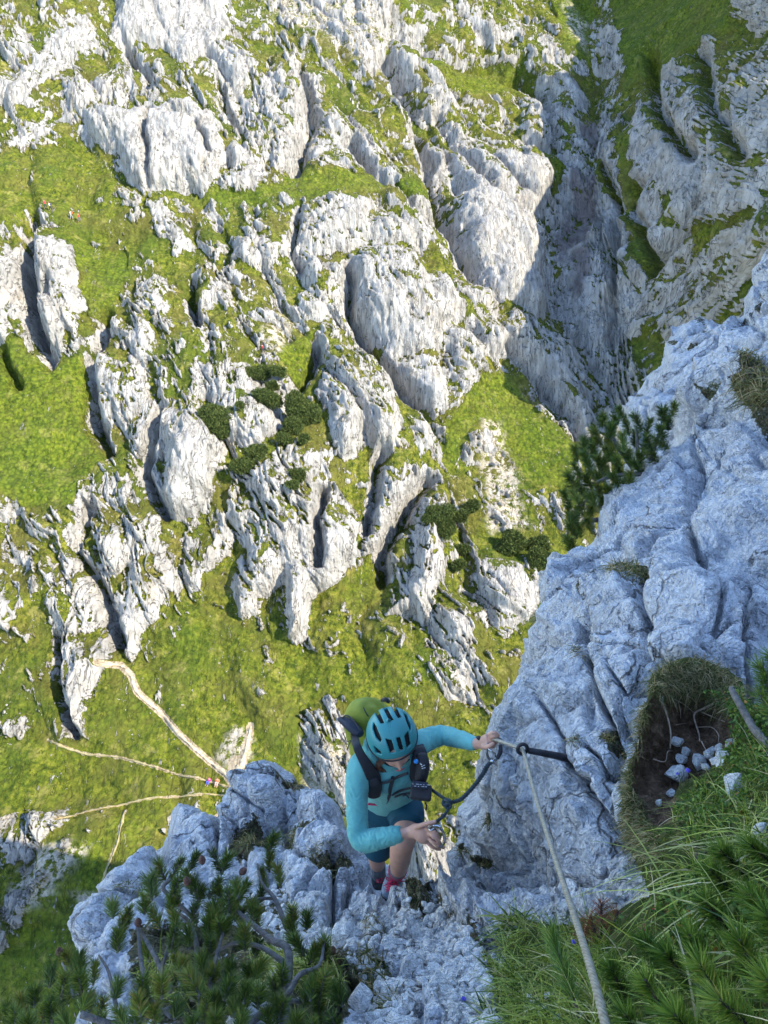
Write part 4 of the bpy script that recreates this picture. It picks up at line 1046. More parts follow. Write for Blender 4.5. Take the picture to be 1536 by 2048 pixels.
# ---------------------------------------------------------------- the climber
SKIN = simple_mat('skin', (0.50, 0.27, 0.19), rough=0.5, var=0.10, scale=30, bump=0.15, bscale=300)
SHIRT = simple_mat('turquoise_jersey', (0.13, 0.42, 0.40), rough=0.75, var=0.10, scale=18, bump=0.5, bscale=420, spec=0.25, sheen=0.15)
SHORTS = simple_mat('petrol_cloth', (0.006, 0.060, 0.095), rough=0.7, var=0.15, scale=14, bump=0.3, bscale=300, spec=0.3)
BLACK = simple_mat('black_webbing', (0.014, 0.015, 0.020), rough=0.6, var=0.25, scale=60, bump=0.4, bscale=350)
NAVY = simple_mat('dark_blue_mesh_cloth', (0.020, 0.028, 0.050), rough=0.7, var=0.3, scale=90, bump=0.5, bscale=500)
HELM = simple_mat('turquoise_helmet_shell', (0.035, 0.23, 0.235), rough=0.42, var=0.06, scale=8, spec=0.5)
LINER = simple_mat('black_foam_liner', (0.006, 0.006, 0.007), rough=0.9)
GREEN = simple_mat('olive_green_ripstop', (0.23, 0.26, 0.022), rough=0.7, var=0.15, scale=12, bump=0.4, bscale=250)
PINK = simple_mat('pink_red_trim', (0.62, 0.03, 0.10), rough=0.5, var=0.1)
LACE = simple_mat('raspberry_lace', (0.60, 0.025, 0.10), rough=0.55, var=0.12, scale=200)
SHOE = simple_mat('grey_blue_shoe_fabric', (0.22, 0.27, 0.33), rough=0.8, var=0.2, scale=50, bump=0.4, bscale=300)
SHOED = simple_mat('dark_shoe_fabric', (0.045, 0.05, 0.06), rough=0.8, var=0.2, scale=50)
SOCK = simple_mat('grey_knit_sock', (0.20, 0.22, 0.24), rough=0.95, var=0.15, scale=120, bump=0.8, bscale=500)
RUBBER = simple_mat('dark_rubber_sole', (0.02, 0.02, 0.02), rough=0.7)
HAIR = simple_mat('brown_hair', (0.13, 0.055, 0.025), rough=0.45, var=0.5, scale=120, bump=0.6, bscale=500)
LIP = simple_mat('lips', (0.42, 0.10, 0.10), rough=0.45, var=0.1)
DARKEYE = simple_mat('lashes', (0.03, 0.015, 0.012), rough=0.6)
STEEL = simple_mat('polished_steel', (0.55, 0.57, 0.60), rough=0.25, metal=1.0, var=0.1)
ANOD = simple_mat('grey_anodised_metal', (0.16, 0.165, 0.17), rough=0.35, metal=0.7, var=0.15)
IRON = simple_mat('weathered_iron', (0.020, 0.020, 0.026), rough=0.55, metal=0.35, var=0.5, scale=25, bump=0.5, bscale=120)
BLUEP = simple_mat('blue_plastic', (0.02, 0.22, 0.55), rough=0.3, var=0.05)
WHITE = simple_mat('white_print', (0.7, 0.7, 0.72), rough=0.6, var=0.1)

def loft(knots, n=10, seg=28, flat=None, up0=None):
    """knots: (u, v, zd, radius[, flatness])"""
    K = np.array([list(px(a[0], a[1], a[2])) + [a[3], a[4] if len(a) > 4 else 1.0] for a in knots])
    S = spline(K, n)
    P = S[:, :3]; R = np.maximum(S[:, 3], 0.002); Fl = S[:, 4]
    T, N, B = frames(P, up0)
    th = np.linspace(0, 2 * math.pi, seg, endpoint=False)
    V = (P[:, None] + N[:, None] * np.cos(th)[None, :, None] * R[:, None, None] + B[:, None] * np.sin(th)[None, :, None] * (R * Fl)[:, None, None])
    m = len(P)
    # rounded ends
    V = V.reshape(-1, 3)
    i = np.arange(m - 1)[:, None] * seg; j = np.arange(seg)[None]; j2 = (j + 1) % seg
    Fq = np.stack([i + j, i + j2, i + seg + j2, i + seg + j], -1).reshape(-1, 4)
    Ft = np.concatenate([Fq[:, [0, 1, 2]], Fq[:, [0, 2, 3]]])
    V = np.vstack([V, P[0] - T[0] * R[0] * 0.35, P[-1] + T[-1] * R[-1] * 0.35])
    k = np.arange(seg); c0, c1 = m * seg, m * seg + 1
    Ft = np.concatenate([Ft, np.stack([np.full(seg, c0), (k + 1) % seg, k], -1), np.stack([np.full(seg, c1), (m - 1) * seg + k, (m - 1) * seg + (k + 1) % seg], -1)])
    return V, Ft

def remeshed(name, mb, voxel, mat, parent, smooth_it=4, disp=None, noremesh=False):
    me = bpy.data.meshes.new('tmp')
    V = np.concatenate(mb.v); Fc = np.concatenate(mb.f)
    me.from_pydata(V.tolist(), [], Fc.tolist())
    o = bpy.data.objects.new('tmp', me); link(o)
    bm = bmesh.new(); bm.from_mesh(me); bmesh.ops.recalc_face_normals(bm, faces=bm.faces); bm.to_mesh(me); bm.free()
    md = o.modifiers.new('r', 'REMESH'); md.mode = 'VOXEL'; md.voxel_size = voxel; md.use_smooth_shade = True
    if smooth_it:
        ms = o.modifiers.new('s', 'SMOOTH'); ms.factor = 0.5; ms.iterations = smooth_it
    dg = bpy.context.evaluated_depsgraph_get(); dg.update()
    ev = o.evaluated_get(dg)
    m2 = bpy.data.meshes.new_from_object(ev)
    bpy.data.objects.remove(o); bpy.data.meshes.remove(me)
    m2.name = name
    if disp is not None:
        n = len(m2.vertices)
        co = np.empty(n * 3, np.float32); m2.vertices.foreach_get('co', co); co = co.reshape(-1, 3)
        no = np.empty(n * 3, np.float32); m2.vertices.foreach_get('normal', no); no = no.reshape(-1, 3)
        co = co + no * disp(co, no)[:, None]
        m2.vertices.foreach_set('co', co.ravel())
    m2.materials.clear(); m2.materials.append(mat)
    m2.polygons.foreach_set('use_smooth', np.ones(len(m2.polygons), bool))
    m2.update()
    r = bpy.data.objects.new(name, m2); link(r, parent)
    if parent is not None: r.location = -parent.location
    return r

# head frame
HC = px(787, 1484, 3.36)
cx_ = Vector((1, 0, 0)); cu_ = Vector((0, SP, CP)); cz_ = Vector((0, -CP, SP))   # image right, image up, toward the lens
def camv(a, b, c): return (cx_ * a + cu_ * b + cz_ * c)
HU = camv(-0.12, 0.68, 0.72).normalized()
HF = camv(0.22, -0.72, 0.67); HF = (HF - HU * HF.dot(HU)).normalized()
HR = HF.cross(HU).normalized()
def hp(x, y, z): return HC + HR * x + HF * y + HU * z
HM = np.array([list(HR), list(HF), list(HU)])

def ico(sub):
    bm = bmesh.new(); bmesh.ops.create_icosphere(bm, subdivisions=sub, radius=1.0)
    V = np.array([list(v.co) for v in bm.verts]); Fc = np.array([[v.index for v in f.verts] for f in bm.faces]); bm.free()
    return V, Fc

def head_geo():
    V, Fc = ico(5)
    x, y, z = V[:, 0], V[:, 1], V[:, 2]
    w = 0.073 * (1 - 0.20 * sstep(0.1, -1.0, z) * 1.0)
    X = x * w; Y = y * 0.096 + 0.004; Z = z * 0.112 - 0.006
    low = sstep(0.0, -1.0, z)
    Y = np.where(y > 0, Y + 0.004 * low, Y * (1 - 0.35 * low))
    g = lambda cx, cz, sx, sz: np.exp(-((X - cx) / sx) ** 2 - ((Z - cz) / sz) ** 2) * (y > 0)
    Y = Y + 0.023 * g(0, -0.022, 0.010, 0.013) + 0.013 * g(0, -0.004, 0.008, 0.020)      # nose
    Y = Y - 0.012 * (g(-0.030, 0.006, 0.016, 0.010) + g(0.030, 0.006, 0.016, 0.010))       # eye sockets
    Y = Y + 0.006 * (g(-0.030, 0.004, 0.010, 0.007) + g(0.030, 0.004, 0.010, 0.007))       # lids
    Y = Y + 0.005 * (g(-0.028, 0.022, 0.020, 0.006) + g(0.028, 0.022, 0.020, 0.006))       # brows
    Y = Y + 0.006 * (g(-0.040, -0.025, 0.016, 0.016) + g(0.040, -0.025, 0.016, 0.016))     # cheeks
    Y = Y + 0.009 * g(0, -0.052, 0.020, 0.008) - 0.004 * g(0, -0.053, 0.022, 0.002)
    Y = Y - 0.005 * g(0, -0.068, 0.022, 0.005) + 0.010 * g(0, -0.088, 0.022, 0.015)        # chin
    Q = np.stack([X, Y, Z], 1) @ HM + np.array(list(HC))
    return Q, Fc
P_root = empty('person', px(785, 1790, 4.1), label='climber in turquoise top and petrol shorts holding the steel cable on the rock step', cat='person')
body = MB()
body.add(*head_geo())
hN = list(hp(0, -0.012, -0.05)); 
def proj(p):
    p = Vector(p); f = p.y * CP - p.z * SP; up_ = p.y * SP + p.z * CP
    return (768 + F * p.x / f, 1024 - F * up_ / f, f)
n0_ = proj(hp(0, -0.01, -0.07))
XA = [1.0, 0, 0]
body.add(*loft([(774, 1520, 3.50, .062), (778, 1510, 3.46, .055), (n0_[0], n0_[1], n0_[2], .052), (786, 1488, 3.37, .050)]))
body.add(*loft([(778, 1600, 3.96, .13, .75), (778, 1585, 3.86, .145, .72), (777, 1565, 3.74, .120, .75), (775, 1545, 3.62, .135, .75), (774, 1525, 3.50, .15, .65), (775, 1515, 3.46, .11, .6)], up0=XA))
R_ARM = [(748, 1524, 3.46, .050), (724, 1532, 3.42, .054), (714, 1570, 3.40, .046), (714, 1630, 3.36, .040), (717, 1668, 3.33, .040), (728, 1682, 3.31, .041), (757, 1678, 3.28, .036), (785, 1671, 3.26, .029), (808, 1666, 3.25, .023), (822, 1664, 3.24, .022)]
L_ARM = [(800, 1512, 3.46, .050), (826, 1494, 3.44, .054), (852, 1480, 3.50, .046), (878, 1471, 3.55, .040), (892, 1472, 3.53, .038), (918, 1478, 3.44, .034), (946, 1486, 3.33, .026), (958, 1488, 3.29, .021), (966, 1488, 3.26, .021)]
body.add(*loft(R_ARM)); body.add(*loft(L_ARM))
LEG_F = [(800, 1596, 3.92, .085), (812, 1628, 3.80, .078), (812, 1658, 3.72, .066), (806, 1682, 3.68, .058), (802, 1702, 3.74, .055), (800, 1722, 3.86, .051), (797, 1738, 3.97, .042), (791, 1752, 4.07, .033), (788, 1762, 4.12, .032)]
LEG_B = [(758, 1600, 3.98, .085), (756, 1650, 3.96, .070), (756, 1690, 3.98, .056), (754, 1710, 4.06, .050), (755, 1728, 4.16, .040), (757, 1744, 4.24, .034), (758, 1752, 4.28, .033)]
body.add(*loft(LEG_F)); body.add(*loft(LEG_B))
def finger(pts, r0=.0095, r1=.0075):
    k = len(pts)
    body.add(*loft([(a, b, c, r0 + (r1 - r0) * i / (k - 1)) for i, (a, b, c) in enumerate(pts)], n=5, seg=12))
# right hand, palm up against the krab, fingers closing round it
body.add(*loft([(818, 1665, 3.24, .023, .75), (832, 1663, 3.22, .033, .5), (845, 1668, 3.205, .040, .42), (856, 1672, 3.20, .036, .38)], up0=list(camv(0.2, 1, 0)), n=6))
finger([(851, 1657, 3.205), (863, 1661, 3.175), (874, 1668, 3.175), (879, 1679, 3.20)])
finger([(855, 1665, 3.20), (867, 1673, 3.165), (878, 1683, 3.17), (882, 1692, 3.20)])
finger([(855, 1674, 3.205), (866, 1684, 3.175), (878, 1692, 3.18), (889, 1695, 3.20)])
finger([(850, 1680, 3.215), (860, 1690, 3.195), (871, 1697, 3.20), (881, 1699, 3.22)], .0085, .0065)
finger([(830, 1656, 3.22), (845, 1650, 3.185), (859, 1646, 3.17), (872, 1643, 3.165)], .012, .008)
# left hand, closed over the cable
body.add(*loft([(960, 1488, 3.275, .022, .8), (970, 1485, 3.245, .031, .6), (979, 1480, 3.225, .030, .55)], up0=list(camv(0, 1, 0)), n=6))
finger([(977, 1470, 3.215), (987, 1465, 3.195), (995, 1470, 3.20), (996, 1478, 3.23)])
finger([(980, 1476, 3.215), (989, 1472, 3.195), (996, 1477, 3.215), (994, 1484, 3.24)])
finger([(979, 1482, 3.225), (987, 1480, 3.215), (992, 1484, 3.235), (988, 1489, 3.25)])
finger([(976, 1488, 3.235), (984, 1488, 3.235), (988, 1492, 3.25), (983, 1495, 3.26)], .0085, .007)
finger([(965, 1493, 3.235), (974, 1494, 3.20), (982, 1490, 3.18), (988, 1486, 3.18)], .0115, .008)
remeshed('body', body, 0.0036, SKIN, P_root, 3)

def wrinkle(co, no):
    a = fbm(co[:, 0] * 14, co[:, 1] * 14, co[:, 2] * 14, oct=3, seed=500)
    d = 0.0055 * a
    el = np.array(list(px(722, 1678, 3.32))); el2 = np.array(list(px(882, 1472, 3.54)))
    for c, ax in ((el, camv(0.6, 0.8, 0)), (el2, camv(1, -0.1, 0.2)), (np.array(list(px(712, 1600, 3.38))), camv(0.1, 1, 0)), (np.array(list(px(850, 1480, 3.5))), camv(1, 0.2, 0)), (np.array(list(px(770, 1675, 3.27))), camv(1, 0.1, 0))):
        r = np.linalg.norm(co - c, axis=1)
        s = (co - c) @ np.array(list(ax))
        d = d + 0.0020 * np.exp(-(r / 0.09) ** 2) * np.sin(s * 300 + 9 * noise(co[:, 0] * 22, co[:, 1] * 22, co[:, 2] * 22, seed=501))
    return d
sh = MB()
sh.add(*loft([(778, 1597, 3.90, .142, .72), (778, 1586, 3.84, .146, .72), (777, 1568, 3.74, .132, .78), (775, 1546, 3.62, .150, .78), (774, 1526, 3.50, .165, .68), (775, 1514, 3.46, .125, .62), (776, 1507, 3.45, .085, .7)], up0=XA))
sh.add(*loft([(a, b, c, r + (.007 if i < 6 else .009)) for i, (a, b, c, r) in enumerate(R_ARM[:-2])] + [(803, 1667, 3.25, .032)]))
sh.add(*loft([(a, b, c, r + .0065) for (a, b, c, r) in L_ARM[:-2]] + [(951, 1487, 3.32, .031)]))
remeshed('shirt', sh, 0.005, SHIRT, P_root, 5, wrinkle)
hood = MB()
ring = [(739, 1482, 3.46), (734, 1498, 3.42), (738, 1516, 3.40), (752, 1532, 3.42), (772, 1545, 3.46), (795, 1545, 3.47), (815, 1530, 3.48), (822, 1505, 3.50), (810, 1480, 3.56), (780, 1468, 3.58), (752, 1470, 3.53), (739, 1482, 3.46)]
hood.add(*loft([(a, b, c, .027, .8) for a, b, c in ring], n=8))
hood.add(*loft([(a + (778 - a) * .18, b + (1508 - b) * .22, c - .012, .020, .8) for a, b, c in ring], n=8))
hood.add(*loft([(738, 1500, 3.44, .03, .5), (742, 1475, 3.47, .045, .5), (756, 1455, 3.53, .05, .5)], n=6))
remeshed('hood', hood, 0.0045, SHIRT, P_root, 4, lambda co, no: 0.004 * fbm(co[:, 0] * 20, co[:, 1] * 20, co[:, 2] * 20, oct=3, seed=510))
st = MB()
st.add(*loft([(778, 1604, 3.84, .158, .80), (778, 1598, 3.93, .15, .76), (778, 1590, 3.97, .12, .7)], up0=XA))
st.add(*loft([(798, 1600, 3.90, .100), (812, 1625, 3.80, .092), (813, 1645, 3.735, .083), (813, 1652, 3.715, .080)]))
st.add(*loft([(758, 1602, 3.96, .100), (757, 1650, 3.955, .088), (757, 1690, 3.965, .078), (757, 1700, 3.98, .076)]))
remeshed('shorts', st, 0.005, SHORTS, P_root, 4, lambda co, no: 0.004 * fbm(co[:, 0] * 9, co[:, 1] * 9, co[:, 2] * 22, oct=3, seed=520))
hem = MB()
hem.tube([px(734 + 44 * t, 1608 + 1.5 * math.sin(t * 3), 3.700 + .02 * t) for t in np.linspace(0, 1, 12)], .005, 8)
hem.build('waistband_trim', PINK, P_root)
hr = MB()
rr = random.Random(5)
for i in range(60):
    a = rr.uniform(-1, 1); b = rr.uniform(-1, 1)
    P = [hp(-.062 - .006 * b, .006 + .012 * a, -.005), hp(-.070, .014 + .012 * a, -.045 + .01 * b), px(757 + 4 * a, 1528 + 4 * b, 3.37), px(775 + 5 * a, 1548, 3.41)]
    hr.tube(spline(P, 4), [.0018, .0022, .0014], 5)
for i in range(90):
    a = rr.gauss(0, 1); b = rr.gauss(0, 1)
    P = [px(791 + 2 * a, 1548, 3.45), px(797 + 4 * a, 1560, 3.46 + .006 * b), px(800 + 5 * a, 1572 + 3 * b, 3.49), px(792 + 5 * a, 1583 + 4 * b, 3.53)]
    hr.tube(spline(P, 4), [.0018, .0022, .001], 5)
hr.build('hair', HAIR, P_root)
for s in (-1, 1):
    fc = MB(); fc.tube([hp(s * (.020 + .022 * t), .091 - .010 * t * t - .004, .001 - .004 * math.sin(t * 3.1)) for t in np.linspace(0, 1, 7)], [.0008, .0016, .0008], 5)
    fc.build('eyelashes', DARKEYE, P_root); fc = MB(); fc.tube([hp(s * (.016 + .028 * t), .100 - .014 * t * t, .023 + .003 * math.sin(t * 3)) for t in np.linspace(0, 1, 7)], [.0012, .0026, .001], 5)
    fc.build('eyebrow', DARKEYE, P_root)
lp = MB()
lp.tube([hp(t * .021, .1085 - 9 * (t * .021) ** 2, -.049 - .5 * abs(t) * .002) for t in np.linspace(-1, 1, 9)], [.001, .0038, .001], 8)
lp.tube([hp(t * .018, .108 - 9 * (t * .018) ** 2, -.0565) for t in np.linspace(-1, 1, 9)], [.001, .0042, .001], 8)
lp.build('lips', LIP, P_root)

def sock_geo(knots, ex=.004):
    return loft([(a, b, c, r + ex) for a, b, c, r in knots], n=8)
s1 = MB(); s1.add(*sock_geo([(796, 1739, 3.975, .042), (793, 1747, 4.03, .037), (790, 1755, 4.08, .035), (788, 1764, 4.12, .036)]))
so = s1.build('sock', SOCK, P_root)
tr = MB()
for v_, z_, r_ in ((1740, 3.985, .0475), (1744, 4.01, .0445)):
    C0 = px(795.5 - (v_ - 1740) * .4, v_, z_)
    ax = (px(796, 1739, 3.975) - px(790, 1755, 4.08)).normalized()
    e1 = ax.cross(Vector((1, 0, 0))).normalized(); e2 = ax.cross(e1)
    tr.tube([C0 + (e1 * math.cos(t) + e2 * math.sin(t)) * (r_ - .001) for t in np.linspace(0, 2 * math.pi, 25)], .0028, 6)
tr.build('sock_stripe', PINK, so).location = (0, 0, 0)
s2 = MB(); s2.add(*sock_geo([(755, 1730, 4.17, .040), (757, 1742, 4.23, .036), (758, 1752, 4.28, .035)]))
s2.build('sock', SOCK, P_root)

def shoe(kn, mat, name='shoe'):
    m = MB(); m.add(*loft([(a, b, c, r, f) for a, b, c, r, f in kn], n=8, seg=28, up0=XA))
    return remeshed(name, m, 0.004, mat, P_root, 3)
shoe([(789, 1752, 4.12, .040, .95), (787, 1762, 4.12, .047, 1.0), (783, 1774, 4.07, .049, .85), (780, 1786, 4.02, .047, .7), (778, 1794, 3.99, .036, .6)], SHOE)
sol = MB(); sol.add(*loft([(791, 1764, 4.19, .042, .35), (784, 1780, 4.12, .050, .3), (779, 1793, 4.04, .048, .3), (777, 1801, 4.0, .036, .3)], n=6, up0=XA))
sol.build('sole', RUBBER, P_root)
tg = MB(); tg.add(*loft([(789, 1756, 4.055, .026, .4), (786, 1768, 4.03, .028, .35), (783, 1782, 3.975, .024, .3)], n=6, up0=XA))
tg.build('shoe_tongue', SHOED, P_root)
lc = MB()
zz = lambda u, v: px(u, v, 4.035 - (v - 1756) * .0027)
rows = [1760, 1764.5, 1769, 1773.5, 1778, 1782.5]
for i in range(5):
    a, b = rows[i], rows[i + 1]
    c = 786 - i * 1.1
    for s in (-1, 1):
        m_ = zz(c, (a + b) / 2 + .5); m_ = m_ * (1 - .006 / m_.length * 1.6)
        lc.tube(spline([zz(c - s * 11, a), m_, zz(c - s * 1 + s * 11, b)], 5), .0026, 6)
kn_ = zz(786, 1759); kn_ = kn_ * (1 - .012 / kn_.length)
for pts in ([(786, 1759), (797, 1755), (808, 1756), (812, 1760), (806, 1763), (796, 1761), (786, 1760)], [(786, 1760), (778, 1757), (773, 1754), (773, 1758), (779, 1761), (786, 1760)], [(786, 1760), (794, 1765), (797, 1772), (794, 1778)], [(786, 1760), (778, 1766), (770, 1770), (767, 1772)]):
    lc.tube(spline([px(a, b, 3.995 + .004 * math.sin(i)) for i, (a, b) in enumerate(pts)], 5), .0024, 6)
lc.build('shoe_laces', LACE, P_root)
shoe([(757, 1748, 4.28, .040, .95), (758, 1757, 4.28, .044, .9), (760, 1768, 4.27, .044, .7), (761, 1776, 4.25, .034, .6)], SHOED)
lc = MB()
for i in range(4):
    lc.tube([px(752 + i * .5, 1752 + i * 4, 4.215), px(760, 1753.5 + i * 4, 4.20), px(768, 1752.5 + i * 4, 4.22)], .0028, 6)
lc.build('shoe_laces', LACE, P_root)
wb_ = MB(); wb_.tube([px(954, 1474, 3.27), px(958, 1476, 3.26), px(963, 1479, 3.255)], [.006, .010, .006], 8)
wb_.build('wristband', BLACK, P_root)

# helmet
def build_helmet():
    root = empty('helmet', hp(0, 0, 0.05), label='turquoise vented helmet worn by the climber', cat='helmet')
    vents = [[(748.8,1423),(756,1420.8),(768,1445),(761,1446),(753,1431)],[(766,1413.7),(773,1413.7),(786.8,1438.7),(779,1441)],[(784,1413),(793,1413.7),(803,1433),(796,1435)],[(807.6,1424),(814.7,1428.7),(823,1448.8),(822,1461),(816,1448.8)],[(746,1444.5),(751.7,1453),(762.4,1478.9),(760,1483),(751.7,1474.6),(744.5,1456)],[(771.7,1478),(783,1481),(789.7,1504.6),(781,1506)],[(793,1476),(800,1474.6),(806.8,1499),(800,1501.8)],[(809.7,1471.7),(816.9,1462),(821.9,1488.9),(814.7,1496)],[(747.4,1493),(760,1503),(761.7,1509),(751.7,1506)]]
    def dome(scale, nt_=150, na=220, tmax=1.72):
        th = np.linspace(0.0, 1, nt_)[:, None]; ph = np.linspace(0, 2 * math.pi, na, endpoint=False)[None]
        t_end = tmax + 0.10 * np.cos(2 * ph) - 0.20 * np.maximum(np.sin(ph), 0) ** 3 + 0.18 * np.maximum(-np.sin(ph), 0)
        t = th * t_end
        x = np.sin(t) * np.cos(ph) * 0.1105; y = np.sin(t) * np.sin(ph) * 0.122 - .028; z = np.cos(t) * 0.118 + 0.022
        y = y * (1 + 0.04 * np.sin(ph))
        P = np.stack([x * scale, y * scale, (z - .022) * scale + .022], -1).reshape(-1, 3) @ HM + np.array(list(HC))
        ii = (np.arange(nt_ - 1)[:, None] * na + np.arange(na)[None]).ravel(); jj = (np.arange(nt_ - 1)[:, None] * na + (np.arange(na)[None] + 1) % na).ravel()
        Fc = np.stack([ii, ii + na, jj + na, jj], -1)
        return P, Fc, t_end
    P, Fc, _ = dome(1.0)
    f = P[:, 1] * CP - P[:, 2] * SP; up_ = P[:, 1] * SP + P[:, 2] * CP
    u = 768 + F * P[:, 0] / f; v = 1024 - F * up_ / f
    front = ((P - np.array(list(HC))) @ -(np.array(list(HC)) / HC.length)) > 0.0
    cut = np.full(len(P), -99.0)
    for vt in vents:
        cut = np.maximum(cut, sdpoly(vt, u, v))
    cut = np.where(front, cut, -99)
    # mirror two extra openings at the back of the shell so it reads from behind as well
    L = (P - np.array(list(HC))) @ HM.T
    back = (L[:, 1] < -0.07) & (np.abs(np.abs(L[:, 0]) - 0.035) < 0.010) & (L[:, 2] < 0.07) & (L[:, 2] > 0.01)
    bevel = sstep(2.2, 0.0, -cut)
    nrm = L / np.linalg.norm(L, axis=1)[:, None] @ HM
    P2 = P - nrm * (0.0035 * np.where(cut > -2.2, bevel, 0))[:, None]
    ph = np.arctan2(L[:, 1], L[:, 0])
    groove = np.exp(-((np.abs(L[:, 0]) - .004) / .0012) ** 2) * (np.abs(L[:, 1]) < .05) * (L[:, 2] > .06)
    brim = np.exp(-((L[:, 2] - 0.012 - 0.012 * np.maximum(L[:, 1] / .13, 0)) / .0015) ** 2)
    P2 = P2 - nrm * (0.0015 * groove + 0.002 * brim)[:, None]
    bad = ((cut > 0) | back)[Fc].any(1)
    o = mesh_np('shell', P2, Fc[~bad], HELM, parent=root)
    md = o.modifiers.new('thick', 'SOLIDIFY'); md.thickness = 0.012; md.offset = -1
    Q, Fq, _ = dome(0.88, 60, 90, 1.6)
    mesh_np('liner', Q, Fq, LINER, parent=root)
    m = MB()
    m.tube([hp(math.cos(a) * .1115, math.sin(a) * (.1235 + .005 * math.sin(a)) - .028, .005 + .022 * max(math.sin(a), 0) ** 3 - .02 * max(-math.sin(a), 0)) for a in np.linspace(0, 2 * math.pi, 60)], .0035, 8)
    m.build('rim', BLACK, root)
    m = MB()
    for s in (-1, 1):
        m.tube(spline([hp(s * .085, .02, .0), hp(s * .078, .03, -.04), hp(s * .05, .05, -.09), hp(0, .062, -.112)], 6), .0045, 6)
    m.build('chin_strap', BLACK, root)
    m = MB()
    for k_, (uu, vv) in enumerate(((785.5, 1446), (788.5, 1458), (791, 1469))):
        pass
build_helmet()

# backpack
bp = empty('backpack', px(740, 1500, 3.7), label='olive green backpack with black straps on the climber', cat='backpack')
m = MB()
m.add(*loft([(742, 1416, 3.52, .03, .6), (739, 1419, 3.53, .078, .7), (737, 1426, 3.56, .106, .72), (738, 1438, 3.60, .120, .74), (742, 1458, 3.68, .126, .76), (750, 1490, 3.84, .130, .8), (758, 1530, 4.02, .12, .8), (764, 1552, 4.10, .08, .7)], up0=[1, 0, 0.0]))
remeshed('bag', m, 0.006, GREEN, bp, 4, lambda co, no: 0.006 * fbm(co[:, 0] * 9, co[:, 1] * 9, co[:, 2] * 9, oct=3, seed=530) + 0.004 * np.abs(noise(co[:, 0] * 16, co[:, 1] * 16, co[:, 2] * 16, seed=531)))
m = MB()
m.add(*loft([(682, 1440, 3.56, .012, 2.0), (692, 1444, 3.52, .022, 1.7), (706, 1455, 3.49, .026, 1.6), (722, 1469, 3.46, .018, 1.5)], n=6, up0=list(camv(.5, .8, 0))))
remeshed('mesh_side_pocket', m, 0.005, NAVY, bp, 3)
for nm, pts, r, fl in (('zip_piping', [(684, 1436, 3.50), (693, 1431, 3.48), (706, 1440, 3.45), (722, 1462, 3.42)], .0035, 1), ('lid_strap', [(727, 1415, 3.47), (731, 1424, 3.46), (736, 1432, 3.48)], .005, .5),
      ('haul_loop', [(765, 1400, 3.45), (771, 1399, 3.42), (777, 1403, 3.44)], .010, 1), ('bungee_cord', [(686, 1465, 3.58), (693, 1482, 3.57), (702, 1481, 3.54), (699, 1487, 3.56), (694, 1500, 3.6)], .0022, 1)):
    m = MB(); m.tube(spline([px(*p) for p in pts], 6), r, 6, flat=fl); m.build(nm, BLACK, bp)
def ribbon(pts, wid, thick, mb, side=None):
    """flat strap along px points facing the lens side"""
    P = spline([list(px(*p)) for p in pts], 8)
    T = np.gradient(P, axis=0); T /= np.linalg.norm(T, axis=1)[:, None]
    toC = -P / np.linalg.norm(P, axis=1)[:, None]
    S = np.cross(T, toC); S /= np.linalg.norm(S, axis=1)[:, None]
    Nn = np.cross(S, T)
    W = np.interp(np.linspace(0, 1, len(P)), np.linspace(0, 1, len(wid)), wid)[:, None] if not np.isscalar(wid) else wid
    th = np.linspace(0, 2 * math.pi, 12, endpoint=False)
    V = P[:, None] + S[:, None] * (np.sign(np.cos(th)) * np.abs(np.cos(th)) ** .5)[None, :, None] * (W if np.isscalar(W) else W[:, None]) / 2 + Nn[:, None] * (np.sign(np.sin(th)) * np.abs(np.sin(th)) ** .6)[None, :, None] * thick / 2
    n = len(P); seg = 12
    V = V.reshape(-1, 3)
    i = np.arange(n - 1)[:, None] * seg; j = np.arange(seg)[None]; j2 = (j + 1) % seg
    Fq = np.stack([i + j, i + j2, i + seg + j2, i + seg + j], -1).reshape(-1, 4)
    mb.add(V, Fq)
    mb.add(np.vstack([V[:seg], V[-seg:]]), np.array([[0, 12 - k, 11 - k] for k in range(1, 11)] + [[12, 12 + k, 13 + k] for k in range(1, 11)]))
m = MB()
ribbon([(708, 1468, 3.50), (712, 1486, 3.37), (718, 1503, 3.345), (729, 1523, 3.345), (740, 1542, 3.36), (748, 1560, 3.40), (749, 1585, 3.50)], [.034, .036, .040, .050, .066, .060], .014, m)
m.build('shoulder_strap', BLACK, bp)
m = MB()
ribbon([(836, 1478, 3.50), (838, 1495, 3.38), (840, 1515, 3.36), (836, 1540, 3.385), (830, 1562, 3.45)], [.034, .05, .072, .075, .06], .016, m)
m.build('shoulder_strap', BLACK, bp)
m = MB()
m.add(*loft([(842, 1508, 3.35, .026), (846, 1530, 3.34, .030), (842, 1555, 3.36, .028), (838, 1566, 3.40, .02)], n=6))
remeshed('strap_pocket', m, 0.005, BLACK, bp, 3); m = MB()
m.add(*loft([(744, 1556, 3.385, .024, .5), (750, 1572, 3.40, .032, .5), (748, 1592, 3.47, .030, .5)], n=6, up0=XA))
remeshed('strap_pocket', m, 0.005, BLACK, bp, 3)
m = MB()
ribbon([(762, 1567, 3.40), (775, 1564, 3.385), (787, 1558, 3.38), (800, 1552, 3.38), (816, 1546, 3.36)], .012, .006, m)
ribbon([(786, 1548, 3.44), (785, 1560, 3.37), (781, 1575, 3.42), (778, 1592, 3.52), (772, 1606, 3.66)], [.014, .018, .016, .014], .006, m)
ribbon([(784, 1590, 3.50), (800, 1582, 3.44), (820, 1576, 3.36)], .010, .006, m)
ribbon([(790, 1594, 3.54), (806, 1588, 3.46), (822, 1586, 3.36)], .008, .006, m)
m.build('chest_strap', BLACK, bp)
